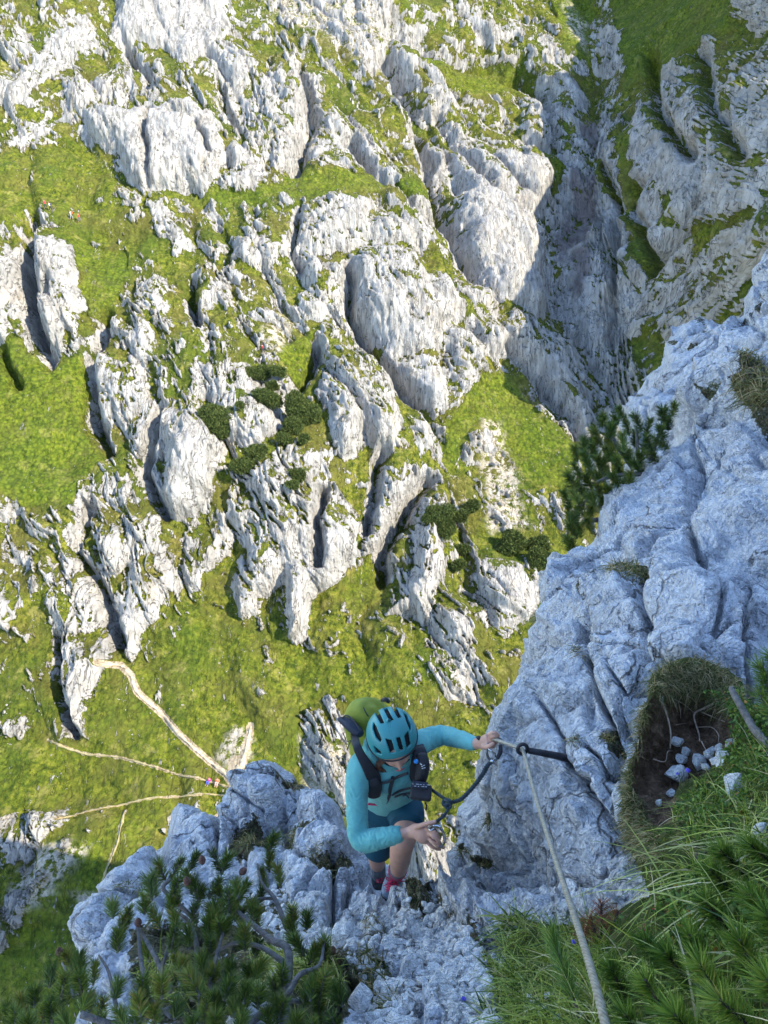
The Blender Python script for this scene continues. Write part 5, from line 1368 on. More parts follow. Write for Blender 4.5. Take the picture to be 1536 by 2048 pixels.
m = MB(); V, Fc = ico(3); m.add(V * [.0105, .0105, .0105] + np.array(list(px(832, 1523, 3.30))), Fc)
m.build('bite_valve', BLUEP, bp)
m = MB()
ribbon([(840, 1527, 3.303), (844, 1530, 3.30)], .004, .003, m); 
for a, b in ((843, 1533), (847, 1531), (844, 1537), (848, 1536)):
    ribbon([(a, b, 3.305), (a + 2.6, b - .6, 3.302)], .003, .003, m)
m.build('strap_print', WHITE, bp)

# camera pouch
cp_ = empty('camera_pouch', px(842, 1584, 3.33), label='black camera pouch clipped to the front of the climber', cat='pouch')
def rbox(c, ax, half, bev=.008, seg=3):
    bm = bmesh.new(); bmesh.ops.create_cube(bm, size=2.0)
    for v in bm.verts: v.co = Vector((v.co.x * half[0], v.co.y * half[1], v.co.z * half[2]))
    bmesh.ops.bevel(bm, geom=list(bm.edges), offset=bev, segments=seg, affect='EDGES', profile=.6)
    bmesh.ops.triangulate(bm, faces=bm.faces)
    V = np.array([list(v.co) for v in bm.verts]); Fc = np.array([[v.index for v in f.verts] for f in bm.faces]); bm.free()
    M = np.array([list(a) for a in ax])
    return V @ M + np.array(list(c)), Fc
bx = camv(1, -.08, .1).normalized(); bz = camv(.05, .45, .9).normalized(); bz = (bz - bx * bz.dot(bx)).normalized(); by = bz.cross(bx)
m = MB(); m.add(*rbox(px(842, 1585, 3.345), (bx, by, bz), (.046, .031, .036), .010)); m.build('case', BLACK, cp_)
m = MB(); m.add(*rbox(px(840, 1570, 3.315), (bx, by, bz), (.034, .014, .012), .004)); m.build('camera_top', ANOD if False else NAVY, cp_)
m = MB()
for k_ in range(9):
    c = px(826 + k_ * 3.6 + (k_ % 3), 1568 + (k_ % 2) * 4 + k_ * .25, 3.294)
    m.add(*rbox(c, (bx, by, bz), (.0022 + .002 * (k_ % 3), .0009, .002), .0004, 1))
m.build('dial_markings', WHITE, cp_)
m = MB()
m.tube(spline([px(818, 1596, 3.38), px(812, 1590, 3.40), px(806, 1592, 3.44)], 4), .003, 6)
m.build('cord', BLACK, cp_); m = MB()
m.tube(spline([px(850, 1604, 3.36), px(853, 1612, 3.36), px(852, 1620, 3.37)], 4), .003, 6)
m.build('cord', BLACK, cp_)

# via ferrata lanyard
ly = empty('lanyard', px(893, 1606, 3.3), label='black elastic lanyard with two carabiners running from the climber to the cable', cat='lanyard')
def web(pts, r, name, n=10, rib=0.14):
    P = spline([list(px(*p)) for p in pts], n * 4)
    L = np.concatenate([[0], np.cumsum(np.linalg.norm(np.diff(P, axis=0), axis=1))])
    nn = max(8, int(L[-1] / .0022))
    Q = np.stack([np.interp(np.linspace(0, L[-1], nn), L, P[:, i]) for i in range(3)], 1)
    rr_ = r * (1 + rib * np.sin(np.linspace(0, L[-1], nn) * 2 * math.pi / .0125))
    m = MB(); T, N_, B_ = frames(Q); th = np.linspace(0, 2 * math.pi, 12, endpoint=False)
    V = Q[:, None] + N_[:, None] * (np.cos(th)[None, :, None] * rr_[:, None, None]) + B_[:, None] * (np.sin(th)[None, :, None] * rr_[:, None, None] * .6)
    i = np.arange(nn - 1)[:, None] * 12; j = np.arange(12)[None]; j2 = (j + 1) % 12
    m.add(V.reshape(-1, 3), np.stack([i + j, i + j2, i + 12 + j2, i + 12 + j], -1).reshape(-1, 4))
    return m.build(name, SLING, ly)
SLING = simple_mat('charcoal_green_webbing', (0.030, 0.050, 0.062), rough=0.65, var=0.5, scale=70, bump=0.4, bscale=300)
web([(896, 1606, 3.29), (910, 1603, 3.28), (924, 1597, 3.27), (948, 1572, 3.255), (965, 1549, 3.24), (976, 1530, 3.22), (985, 1523, 3.21)], .0105, 'elastic_arm')
web([(896, 1608, 3.29), (896, 1618, 3.27), (889, 1630, 3.24), (876, 1641, 3.21), (866, 1650, 3.19), (862, 1655, 3.185)], .0095, 'elastic_arm')
web([(862, 1578, 3.36), (872, 1586, 3.34), (884, 1594, 3.31), (893, 1601, 3.30)], .009, 'tie_in_sling', rib=0.03)
m = MB(); m.tube([px(894 + 7.5 * math.cos(t), 1606 + 6.0 * math.sin(t), 3.283 + .008 * math.sin(t * 2)) for t in np.linspace(0, 6.6, 28)], .0085, 10)
m.tube([px(896 + 5 * math.cos(t), 1612 + 4.0 * math.sin(t), 3.27) for t in np.linspace(0, 6.3, 24)], .007, 10)
m.build('knot', SLING, ly)
def krab(pts, r, name, gate, label):
    o = empty('carabiner', px(*pts[0]), label=None)
    o.parent = ly; o.location = px(*pts[0]) - ly.location
    return o
def ringmesh(pts, r, name, mat, parent, closed=True):
    P = [list(px(*p)) for p in pts]
    if closed: P = P + [P[0]]
    m = MB(); m.tube(spline(P, 8), r, 10)
    return m.build(name, mat, parent)
k1 = ringmesh([(975, 1494, 3.20), (974, 1507, 3.20), (979, 1518, 3.205), (988, 1521, 3.205), (996, 1515, 3.205), (1001, 1500, 3.205), (1001, 1486, 3.215), (996, 1476, 3.23), (986, 1472, 3.24), (977, 1480, 3.23)], .0058, 'carabiner', ANOD, ly)
g = MB(); g.tube(spline([px(1001, 1490, 3.20), px(1001, 1503, 3.19), px(995, 1517, 3.19)], 6), [.007, .0095, .008], 10); g.tube([px(990, 1476, 3.20), px(1000, 1480, 3.20), px(1008, 1484, 3.22)], [.008, .009, .005], 8)
o = g.build('grip', BLACK, k1); o.location = (0, 0, 0)
g = MB(); g.tube([px(976, 1496, 3.19), px(984, 1503, 3.185), px(990, 1508, 3.19), px(991, 1514, 3.195)], .004, 8); g.tube([px(981, 1520, 3.20), px(990, 1524, 3.20)], .008, 8)
o = g.build('gate', STEEL, k1); o.location = (0, 0, 0)
k2 = ringmesh([(857, 1657, 3.18), (866, 1651, 3.17), (879, 1653, 3.165), (886, 1664, 3.165), (888, 1679, 3.165), (885, 1690, 3.17), (878, 1692, 3.175), (869, 1680, 3.18), (863, 1667, 3.185)], .0052, 'carabiner', ANOD, ly)
g = MB(); g.tube(spline([px(866, 1650.5, 3.162), px(880, 1653.5, 3.158), px(886.5, 1664, 3.158), px(888.5, 1679, 3.158), px(885, 1689, 3.163)], 8), .0038, 8)
g.tube([px(857, 1657, 3.175), px(862, 1661, 3.17), px(868, 1656, 3.165)], .004, 8)
o = g.build('gate', STEEL, k2); o.location = (0, 0, 0)

# steel cable and its anchor
def cable_mat():
    m, nt, b = mat_new('galvanised_cable')
    k = NT(nt); c = k.coord()
    nt.links.new(k.mix(k.math('MULTIPLY', k.attr('val'), 0.85), k.ramp(k.noise(c, 60, 4), [(0.3, (0.22, 0.20, 0.15)), (0.6, (0.40, 0.37, 0.30)), (0.8, (0.50, 0.48, 0.42))]), (0.07, 0.06, 0.045)), b.inputs['Base Color'])
    b.inputs['Roughness'].default_value = 0.5; b.inputs['Metallic'].default_value = 0.25
    return m
CAB = [(800, 1768, 4.62), (806, 1700, 4.5), (830, 1560, 4.3), (870, 1480, 3.9), (930, 1483, 3.55), (962, 1478, 3.285), (984, 1478, 3.215), (1005, 1484, 3.16), (1030, 1493, 3.10), (1044, 1499, 3.07), (1052, 1520, 3.0), (1066, 1575, 2.78), (1088, 1648, 2.50), (1114, 1728, 2.20), (1143, 1815, 1.86), (1172, 1905, 1.54), (1196, 1990, 1.31), (1214, 2060, 1.17), (1250, 2180, .98), (1300, 2350, .8)]
def build_cable():
    C0 = spline([list(px(*p)) for p in CAB], 16)
    L = np.concatenate([[0], np.cumsum(np.linalg.norm(np.diff(C0, axis=0), axis=1))])
    nn = 1500
    s = np.linspace(0, L[-1], nn)
    P = np.stack([np.interp(s, L, C0[:, i]) for i in range(3)], 1)
    T, N_, B_ = frames(P)
    seg = 24; th = np.linspace(0, 2 * math.pi, seg, endpoint=False)
    # six strands lying in a spiral
    ph = th[None] * 6 + (s * 2 * math.pi / .020)[:, None]
    r = 0.0062 + 0.0020 * np.abs(np.cos(ph / 2)); gr_ = 1 - np.abs(np.cos(ph / 2)) ** .6
    V = P[:, None] + N_[:, None] * (np.cos(th)[None] * r)[..., None] + B_[:, None] * (np.sin(th)[None] * r)[..., None]
    i = np.arange(nn - 1)[:, None] * seg; j = np.arange(seg)[None]; j2 = (j + 1) % seg
    o = mesh_np('steel_cable', V.reshape(-1, 3), np.stack([i + j, i + j2, i + seg + j2, i + seg + j], -1).reshape(-1, 4), cable_mat(), {'val': gr_.ravel()})
    tag(o, label='twisted steel cable running from the bottom edge up through the iron eye to the climber', cat='cable')
build_cable()
an = empty('anchor_bolt', px(1133, 1516, 3.1), label='dark iron eye bolt in the rock carrying the cable', cat='bolt')
m = MB()
m.tube(spline([px(1057, 1501, 3.065), px(1080, 1505, 3.06), px(1105, 1510, 3.07), px(1128, 1515, 3.09), px(1150, 1520, 3.2)], 6), [.0125, .013, .014, .016, .016], 16)
m.build('shaft', IRON, an)
m = MB()
ec = px(1045, 1498, 3.065)
e1 = camv(1, 0.1, 0.15).normalized(); e2 = camv(0, 1, .25).normalized()
m.tube([ec + e1 * (.0185 * math.cos(t)) + e2 * (.0215 * math.sin(t)) for t in np.linspace(0, 2 * math.pi, 40)], .0075, 14)
m.build('eye', IRON, an)
# ---------------------------------------------------------------- plants, stones, far shrubs and walkers
GRASS = leaf_mat('grass_blade', [(0.0, (0.035, 0.080, 0.018)), (0.35, (0.15, 0.21, 0.030)), (0.62, (0.31, 0.38, 0.060)), (0.85, (0.42, 0.42, 0.17)), (1.0, (0.60, 0.52, 0.32))])
DRYG = leaf_mat('dry_turf', [(0.0, (0.045, 0.075, 0.018)), (0.4, (0.12, 0.13, 0.035)), (0.7, (0.27, 0.21, 0.09)), (1.0, (0.44, 0.35, 0.19))])
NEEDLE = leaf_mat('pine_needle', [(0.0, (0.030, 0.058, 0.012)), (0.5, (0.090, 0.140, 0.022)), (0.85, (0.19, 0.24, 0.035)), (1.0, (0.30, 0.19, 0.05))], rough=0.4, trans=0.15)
NEEDLEB = leaf_mat('pine_needle_bright', [(0.0, (0.040, 0.095, 0.018)), (0.5, (0.125, 0.215, 0.030)), (0.85, (0.25, 0.33, 0.05)), (1.0, (0.36, 0.30, 0.08))], rough=0.4, trans=0.2)
DEADN = leaf_mat('dead_needle', [(0.0, (0.10, 0.035, 0.018)), (0.6, (0.24, 0.085, 0.04)), (1.0, (0.38, 0.17, 0.08))], trans=0.1)
LEAF = leaf_mat('small_leaf', [(0.0, (0.030, 0.070, 0.012)), (0.5, (0.085, 0.17, 0.025)), (0.85, (0.20, 0.28, 0.04)), (1.0, (0.34, 0.16, 0.04))])
BARK = simple_mat('grey_bark', (0.13, 0.122, 0.115), rough=0.9, var=0.45, scale=45, bump=1.0, bscale=160)
BARKD = simple_mat('dark_bark', (0.065, 0.045, 0.035), rough=0.9, var=0.4, scale=45, bump=1.0, bscale=160)
CONE = simple_mat('brown_cone', (0.10, 0.045, 0.03), rough=0.8, var=0.4, scale=80, bump=1.0, bscale=120)
ROOT = simple_mat('pale_root', (0.42, 0.31, 0.23), rough=0.9, var=0.35, scale=60)
STONE = rock_mat('pale_stone', 2.5, (1.22, 1.18, 1.10))
R5 = np.random.default_rng(55)

def blades(base, dirs, L, W, droop, val, seg=5, side=None):
    n = len(base)
    t = np.linspace(0, 1, seg + 1)
    d = dirs / np.linalg.norm(dirs, axis=1)[:, None]
    P = base[:, None] + d[:, None] * (L[:, None, None] * t[None, :, None])
    P[..., 2] -= (droop * L)[:, None] * t[None] ** 2
    s = np.cross(d, R5.normal(size=(n, 3)) if side is None else side)
    s /= np.maximum(np.linalg.norm(s, axis=1)[:, None], 1e-6)
    w = (W[:, None] * (1 - t[None] ** 2.2) * 0.5)[..., None]
    A = P - s[:, None] * w; B = P + s[:, None] * w
    V = np.stack([A, B], 2).reshape(-1, 3)
    k = (seg + 1) * 2
    i = (np.arange(n)[:, None] * k + np.arange(seg)[None] * 2).ravel()
    Fq = np.stack([i, i + 1, i + 3, i + 2], -1)
    return V, Fq, np.repeat(val, k)

def pick(poly, n, avoid=(), rng=R5):
    p = np.array(poly, float); out = []
    while len(out) < n:
        u = rng.uniform(p[:, 0].min(), p[:, 0].max(), n); v = rng.uniform(p[:, 1].min(), p[:, 1].max(), n)
        ok = sdpoly(poly, u, v) > 0
        for a in avoid: ok &= sdpoly(a, u, v) < 0
        out += list(zip(u[ok], v[ok]))
    return out[:n]

def grass_on(at, poly, n, L, W, lean=(0, 0, 0), spread=0.5, droop=(0.2, 0.7), val=(0.1, 0.8), avoid=(), lift=0.0, clump=0):
    uv = pick(poly, n if not clump else max(1, n // clump), avoid)
    if clump:
        uv = [(a + R5.normal() * 5, b + R5.normal() * 4) for a, b in uv for _ in range(clump)]
    B = np.array([list(at(a, b, lift)) for a, b in uv]); ok = np.isfinite(B).all(1); B = B[ok]; m = len(B)
    D = np.array([0, 0, 1.0]) + np.array(lean) + R5.normal(size=(m, 3)) * spread
    return blades(B, D, R5.uniform(L[0], L[1], m) , R5.uniform(W[0], W[1], m), R5.uniform(droop[0], droop[1], m), np.clip(R5.normal((val[0] + val[1]) / 2, (val[1] - val[0]) / 2.6, m), 0, 1))

def stuff(name, pieces, mat):
    m = MB()
    for V, Fq, val in pieces: m.add(V, Fq, val)
    o = m.build(name, mat, smooth=False)
    tag(o, kind='stuff'); return o
RIGHTG = [(1265,1690),(1320,1660),(1400,1600),(1536,1560),(1760,1560),(1800,2250),(1000,2250),(1000,1960),(1180,1880),(1290,1800)]
LOWG = [(1000,1870),(1060,1850),(1180,1850),(1240,1900),(1200,2100),(960,2100),(975,1960)]
TURFTOP = [(1297,1390),(1310,1345),(1345,1322),(1400,1318),(1450,1338),(1485,1368),(1490,1400),(1440,1425),(1400,1400),(1340,1388)]
LEFTRIM = [(1262,1700),(1248,1640),(1247,1590),(1263,1537),(1280,1486),(1280,1440),(1296,1400),(1304,1410),(1292,1470),(1272,1560),(1300,1650),(1330,1720)]
MIDB = [(1340,1640),(1400,1560),(1460,1500),(1540,1500),(1700,1600),(1536,1700),(1400,1700)]
stuff('grass', [
    grass_on(bank_at, RIGHTG, 1500, (.08, .22), (.002, .0045), (-.35, -.35, 0), .75, (.25, 1.0), (.2, .9), clump=7),
    grass_on(bank_at, RIGHTG, 2600, (.03, .09), (.0018, .0035), (0, -.3, 0), .9, (.2, .8), (0, .6), clump=4),
    grass_on(bank_at, [(1280,1760),(1536,1660),(1700,1700),(1700,1900),(1500,1900),(1350,1850)], 130, (.18, .36), (.0028, .005), (-.8, -.3, .1), .55, (.35, 1.0), (.35, 1.0), clump=5),
    grass_on(bank_at, LOWG, 2600, (.07, .17), (.002, .004), (-.3, -.2, 0), .55, (.2, .8), (.1, .8), clump=7),
    grass_on(bank_at, MIDB, 1500, (.04, .14), (.002, .0035), (-.2, -.3, 0), .7, (.2, .9), (.1, .8), clump=4),
], GRASS)
stuff('turf', [
    grass_on(bank_at, TURFTOP, 3600, (.03, .085), (.0018, .003), (-.15, -.5, -.2), .8, (.3, 1.0), (.1, 1.0), clump=5),
    grass_on(bank_at, LEFTRIM, 2600, (.02, .065), (.0018, .003), (-.8, -.4, -.3), .7, (.3, 1.1), (.1, 1.0), clump=5),
], DRYG)
hair_ = [grass_on(bank_at, HOLE, 1500, (.02, .06), (.001, .0018), (0, -.4, -.6), .9, (.2, 1.0), (.3, 1.0))]
o = stuff('root_hairs', hair_, leaf_mat('root_hair', [(0, (0.02, 0.014, 0.009)), (.6, (0.08, 0.05, 0.03)), (1, (0.22, 0.15, 0.09))], trans=0))
# tufts in the cracks of the crag: each one a plant of its own
def tuft(u, v, r, n, L, label, at=near_at, val=(.1, .9), mat=DRYG, lean=(-.2, -.5, 0), cat='grass tuft', spread=.7):
    poly = [(u + r * math.cos(a) * 1.2, v + r * .7 * math.sin(a)) for a in np.linspace(0, 6.28, 9)[:-1]]
    V, Fq, va = grass_on(at, poly, n, L, (L[1] * .022 + .0008, L[1] * .035 + .001), lean, spread, (.2, .8), val)
    c = at(u, v)
    m = MB(); m.add(V, Fq, va); o = m.build('grass_tuft', mat, smooth=False, origin=c)
    return tag(o, label=label, cat=cat)
tuft(1092, 1246, 12, 160, (.08, .2), 'small green grass tuft on the left edge of the rock wall above the climber')
tuft(1285, 1196, 30, 420, (.06, .16), 'dry brown grass tuft wedged in the ledge across the rock wall')
tuft(1195, 1172, 12, 120, (.06, .13), 'tiny grass tuft under the rock bulge left of the dry brown tuft')
tuft(1198, 1143, 9, 90, (.06, .12), 'tiny green tuft highest on the crack left of the rock bulge')
tuft(1222, 1480, 11, 200, (.03, .07), 'mossy brown tuft in the crack right of the iron bolt')
tuft(1160, 1492, 12, 110, (.02, .05), 'thin moss strip just above the iron bolt')
tuft(1190, 1345, 10, 110, (.03, .08), 'small tuft in the vertical crack above the iron bolt')
tuft(500, 1698, 30, 420, (.05, .13), 'olive moss and grass cushion in the middle of the left boulder')
tuft(580, 1690, 26, 300, (.05, .12), 'green grass tuft between the split halves of the left boulder')
tuft(600, 1585, 20, 180, (.03, .08), 'brown dead grass in the notch on top of the left boulder', val=(.6, 1.0))
tuft(650, 1752, 36, 420, (.03, .08), 'dark moss band on the boulder left of the climber')
tuft(300, 1792, 22, 240, (.05, .13), 'green tuft on the lower left rock above the pine')
tuft(722, 1730, 16, 160, (.04, .10), 'grass tuft beside the rear foot of the climber')
tuft(800, 1799, 18, 150, (.02, .055), 'small green plant in front of the shoe of the climber', mat=GRASS, val=(0, .6))
tuft(735, 1872, 34, 420, (.03, .08), 'yellowish grass tuft on the step below the shoe of the climber')
tuft(850, 1842, 28, 260, (.025, .06), 'low grass patch above the gravel')
tuft(744, 1950, 34, 520, (.05, .14), 'bushy grass tuft behind the white block at the bottom')
tuft(640, 1975, 44, 600, (.06, .15), 'broad grass tuft left of the white block at the bottom', mat=GRASS)
tuft(780, 2010, 26, 330, (.04, .09), 'grass tuft between the white block and the tall slab at the bottom')
tuft(1005, 1640, 9, 120, (.04, .09), 'dark tuft in the groove left of the cable, upper one')
tuft(985, 1742, 12, 130, (.03, .08), 'round moss cushion low in the groove left of the cable')
tuft(940, 1705, 12, 140, (.03, .08), 'moss cushion on the rock rib nearest the hand of the climber')
tuft(900, 1985, 24, 220, (.03, .08), 'small leafy tuft beside the purple flower in the gravel')
tuft(560, 1960, 60, 900, (.06, .16), 'pale long grass under the dwarf pine', mat=GRASS, val=(.4, 1))
tuft(380, 1990, 60, 700, (.06, .16), 'grass under the left end of the dwarf pine', mat=GRASS, val=(.2, .9))
tuft(1450, 795, 22, 420, (.08, .2), 'green cushion plant on the face of the upper rock block', val=(0, .5), spread=1.0)
tuft(1530, 815, 34, 600, (.1, .3), 'large brown and green tuft at the right edge of the upper rock', val=(.2, .9))
tuft(1515, 745, 20, 240, (.1, .25), 'small tuft on top of the upper rock block at the right edge')
def leaves(at, poly, n, size, lift=(0, .05), avoid=()):
    uv = pick(poly, n, avoid)
    B = np.array([list(at(a, b, R5.uniform(*lift))) for a, b in uv]); B = B[np.isfinite(B).all(1)]; m = len(B)
    D = R5.normal(size=(m, 3)) + np.array([0, -.5, .8])
    return blades(B, D, R5.uniform(size * .6, size * 1.3, m), R5.uniform(size * .45, size * .7, m), np.full(m, .3), np.clip(R5.normal(.45, .25, m), 0, 1), seg=3)
stuff('undergrowth', [leaves(bank_at, [(1450,1390),(1500,1400),(1560,1430),(1560,1560),(1470,1560),(1440,1500)], 1700, .014, (0, .10)),
    leaves(bank_at, [(1340,1620),(1400,1550),(1480,1530),(1500,1620),(1400,1680)], 1300, .013, (0, .07)),
    leaves(bank_at, [(1300,1780),(1400,1700),(1500,1700),(1560,1900),(1350,1900)], 1500, .015, (0, .10)),
    leaves(bank_at, [(1400,1380),(1500,1370),(1510,1420),(1440,1430)], 500, .012, (0, .06)),
    leaves(bank_at, RIGHTG, 1200, .014, (0, .05))], LEAF)
tuft(1000, 1935, 26, 420, (.06, .15), 'grass tuft spilling over the gravel at the left edge of the green turf', mat=GRASS)
tuft(985, 2020, 26, 380, (.05, .13), 'grass tuft at the bottom edge where gravel meets turf', mat=GRASS)
tuft(1040, 1862, 24, 380, (.08, .18), 'wispy grass tuft at the foot of the grooved rock below the cable wall', mat=GRASS)

# roots in the hole
def bkt(pts, lift): return [bank_at(a, b, lift) for a, b in pts]
rt = MB()
for pts, r in (([(1336,1405),(1345,1425),(1350,1460),(1351,1490)], .004), ([(1430,1400),(1405,1415),(1392,1430),(1396,1455),(1397,1480)], .0045), ([(1365,1400),(1380,1412),(1392,1428)], .0025), ([(1397,1425),(1415,1432),(1438,1436)], .002), ([(1395,1445),(1412,1450),(1424,1460),(1424,1472)], .002), ([(1372,1408),(1371,1425),(1374,1436)], .0015), ([(1360,1450),(1372,1445),(1382,1442)], .0015), ([(1320,1520),(1334,1520),(1345,1500),(1352,1495)], .002), ([(1400,1480),(1407,1500),(1410,1520)], .002)):
    P = [bank_at(a, b, .035) for a, b in pts]
    if all(np.isfinite(list(p)).all() for p in P): rt.tube(spline(P, 6), [r, r * .6], 6)
o = rt.build('roots', ROOT); tag(o, label='thin pale roots hanging in the dark soil hollow under the turf', cat='roots')

# stones
SV, SF = ico(4)
def stone_geo(c, r, seed, squash=(1, 1, 1)):
    rg = np.random.default_rng(seed)
    V = SV.copy()
    for _ in range(13):
        n = rg.normal(size=3); n /= np.linalg.norm(n); d = rg.uniform(.45, .85)
        h = V @ n; V = V - n * np.maximum(h - d, 0)[:, None]
    V = V * (1 + .04 * noise(V[:, 0] * 4 + seed, V[:, 1] * 4, V[:, 2] * 4)[:, None])
    Q, _ = np.linalg.qr(rg.normal(size=(3, 3)))
    return (V * np.array(squash)) @ Q * r + np.array(list(c)), SF
def stone(u, v, rp, label, at=near_at, lift=.4, seed=None, squash=(1, .8, .65), group=None):
    p = at(u, v); zd = proj(p)[2]; r = rp * zd / F
    c = p * (1 - r * lift / p.length)
    m = MB(); m.add(*stone_geo(c, r * 1.15, seed if seed is not None else int(u * 7 + v), squash))
    o = m.build('rock', STONE, origin=c); tag(o, label=label, cat='rock', group=group)
for a in [(728,1992,32,'pale block of limestone at the bottom edge beside the long grass',(1,.9,.9)),(752,2030,24,'lower stone touching the bottom edge under the pale block',(1,.8,.7)),
          (793,2008,15,'small stone between the pale block and the tall slab',(1,.8,.7)),(882,2003,44,'tall pointed slab standing at the bottom centre',(1,.6,.7)),
          (700,1905,36,'rounded boulder above the bushy grass tuft at the bottom',(1,.8,.7)),(795,1905,34,'wedge of rock at the left side of the gravel',(1,.7,.8)),
          (822,1938,34,'flat rock in the middle of the gravel',(1,.8,.5)),(926,1889,13,'small white stone highest on the right side of the gravel',(1,.8,.6)),
          (945,1908,12,'small white angular stone below the highest white one',(1,.8,.6)),(924,1940,11,'white pebble right of the flat rock in the gravel',(1,.9,.6)),
          (962,1955,20,'grey stone at the edge of the green grass and gravel',(1,.8,.6)),(960,1905,11,'small stone touching the long grass beside the gravel',(1,.8,.6)),
          (1099,1802,24,'upright white rock at the foot of the cable wall',(.8,1,.7)),(1156,1812,32,'wide white rock behind the reddish dead twig',(1,.7,.6)),
          (668,1935,22,'stone half hidden behind the right end of the dwarf pine',(1,.8,.6)),(648,1853,10,'small pale stone below the cracked boulder',(1,.8,.6)),
          (590,1795,12,'chip of rock at the foot of the cracked boulder',(1,.8,.6)),(838,1857,8,'pebble beside the low grass patch above the gravel',(1,.8,.6)),
          (500,1790,13,'stone among the rubble behind the dwarf pine branches',(1,.8,.6)),(530,1868,14,'pale stone under the forked pine branch',(1,.8,.6))]:
    stone(a[0], a[1], a[2], a[3], squash=a[4])
for a in [(1343,1536,22,'large pale stone low in the soil hollow',(1,.75,.7)),(1357,1480,11,'small white stone in the middle of the soil hollow',(1,.8,.7)),(1385,1512,15,'rounded white stone under the hanging root',(1,.9,.7)),
          (1410,1490,12,'white stone right of the hanging root',(1,.8,.7)),(1438,1505,20,'broken grey and white stone at the right of the soil hollow',(1,.6,.7)),(1450,1478,15,'white stone highest at the right of the soil hollow',(1,.7,.6)),
          (1337,1573,8,'pebble below the large pale stone of the soil hollow',(1,.8,.6)),(1318,1597,8,'lowest white pebble in the soil hollow',(1,.8,.6)),(1466,1568,26,'pointed triangular stone standing in the grass right of the soil hollow',(1,.6,.9)),
          (1525,1665,14,'rounded stone at the right edge among the grass',(1,.9,.8)),(1336,1394,7,'white chip under the turf overhang',(1,.8,.7)),
          (1372,1492,9,'white chip left of the hanging root',(1,.8,.7)),(1398,1520,9,'white chip below the hanging root',(1,.8,.7)),(1425,1485,9,'white chip between the root and the highest stone',(1,.7,.7)),(1362,1505,10,'pale stone beside the low large one in the hollow',(1,.9,.7)),(1422,1515,12,'pale stone right under the cluster in the soil hollow',(1,.7,.7)),
          (1058,2000,11,'pale stone in the grass at the bottom left of the cable',(1,.8,.7)),(1094,1990,10,'upright pale stone in the grass left of the cable',(.7,1,.6)),(1086,2022,13,'lowest pale stone in the grass left of the cable',(1,.7,.6)),(1115,2040,12,'pale stone at the bottom edge beside the cable',(1,.8,.6)),(1165,2035,11,'pale stone at the bottom edge just left of the thick cable',(1,.8,.7))]:
    stone(a[0], a[1], a[2] * 1.3, a[3], at=bank_at, squash=a[4], lift=1.0)
SV2, SF2 = ico(2)
def gravel(polys):
    m = MB()
    for poly, n, r0, r1 in polys:
        for (u, v) in pick(poly, n):
            p = near_at(u, v)
            if not np.isfinite(list(p)).all(): continue
            r = r0 + (r1 - r0) * R5.random() ** 2.5
            V = SV2.copy()
            for _ in range(6):
                q = R5.normal(size=3); q /= np.linalg.norm(q); V = V - q * np.maximum(V @ q - R5.uniform(.45, .8), 0)[:, None]
            Q, _ = np.linalg.qr(R5.normal(size=(3, 3)))
            m.add((V * [1, .8, .65]) @ Q * r + np.array(list(p * (1 - r * .4 / p.length))), SF2, R5.random())
    o = m.build('gravel', STONE, smooth=False); tag(o, kind='stuff')
gravel([([(850,1850),(890,1830),(930,1860),(970,1920),(1000,2060),(900,2060),(850,1960),(810,1930),(830,1880)], 1300, .007, .042),
        ([(760,1960),(820,1960),(830,2060),(740,2060),(755,2000)], 480, .007, .034),
        ([(480,1790),(560,1760),(600,1840),(670,1850),(690,1880),(600,1900),(500,1880)], 500, .008, .035),
        ([(700,1890),(780,1850),(850,1850),(850,1900),(760,1960),(700,1950)], 400, .006, .03),
        ([(330,1760),(400,1740),(470,1760),(450,1850),(360,1900)], 260, .008, .03)])

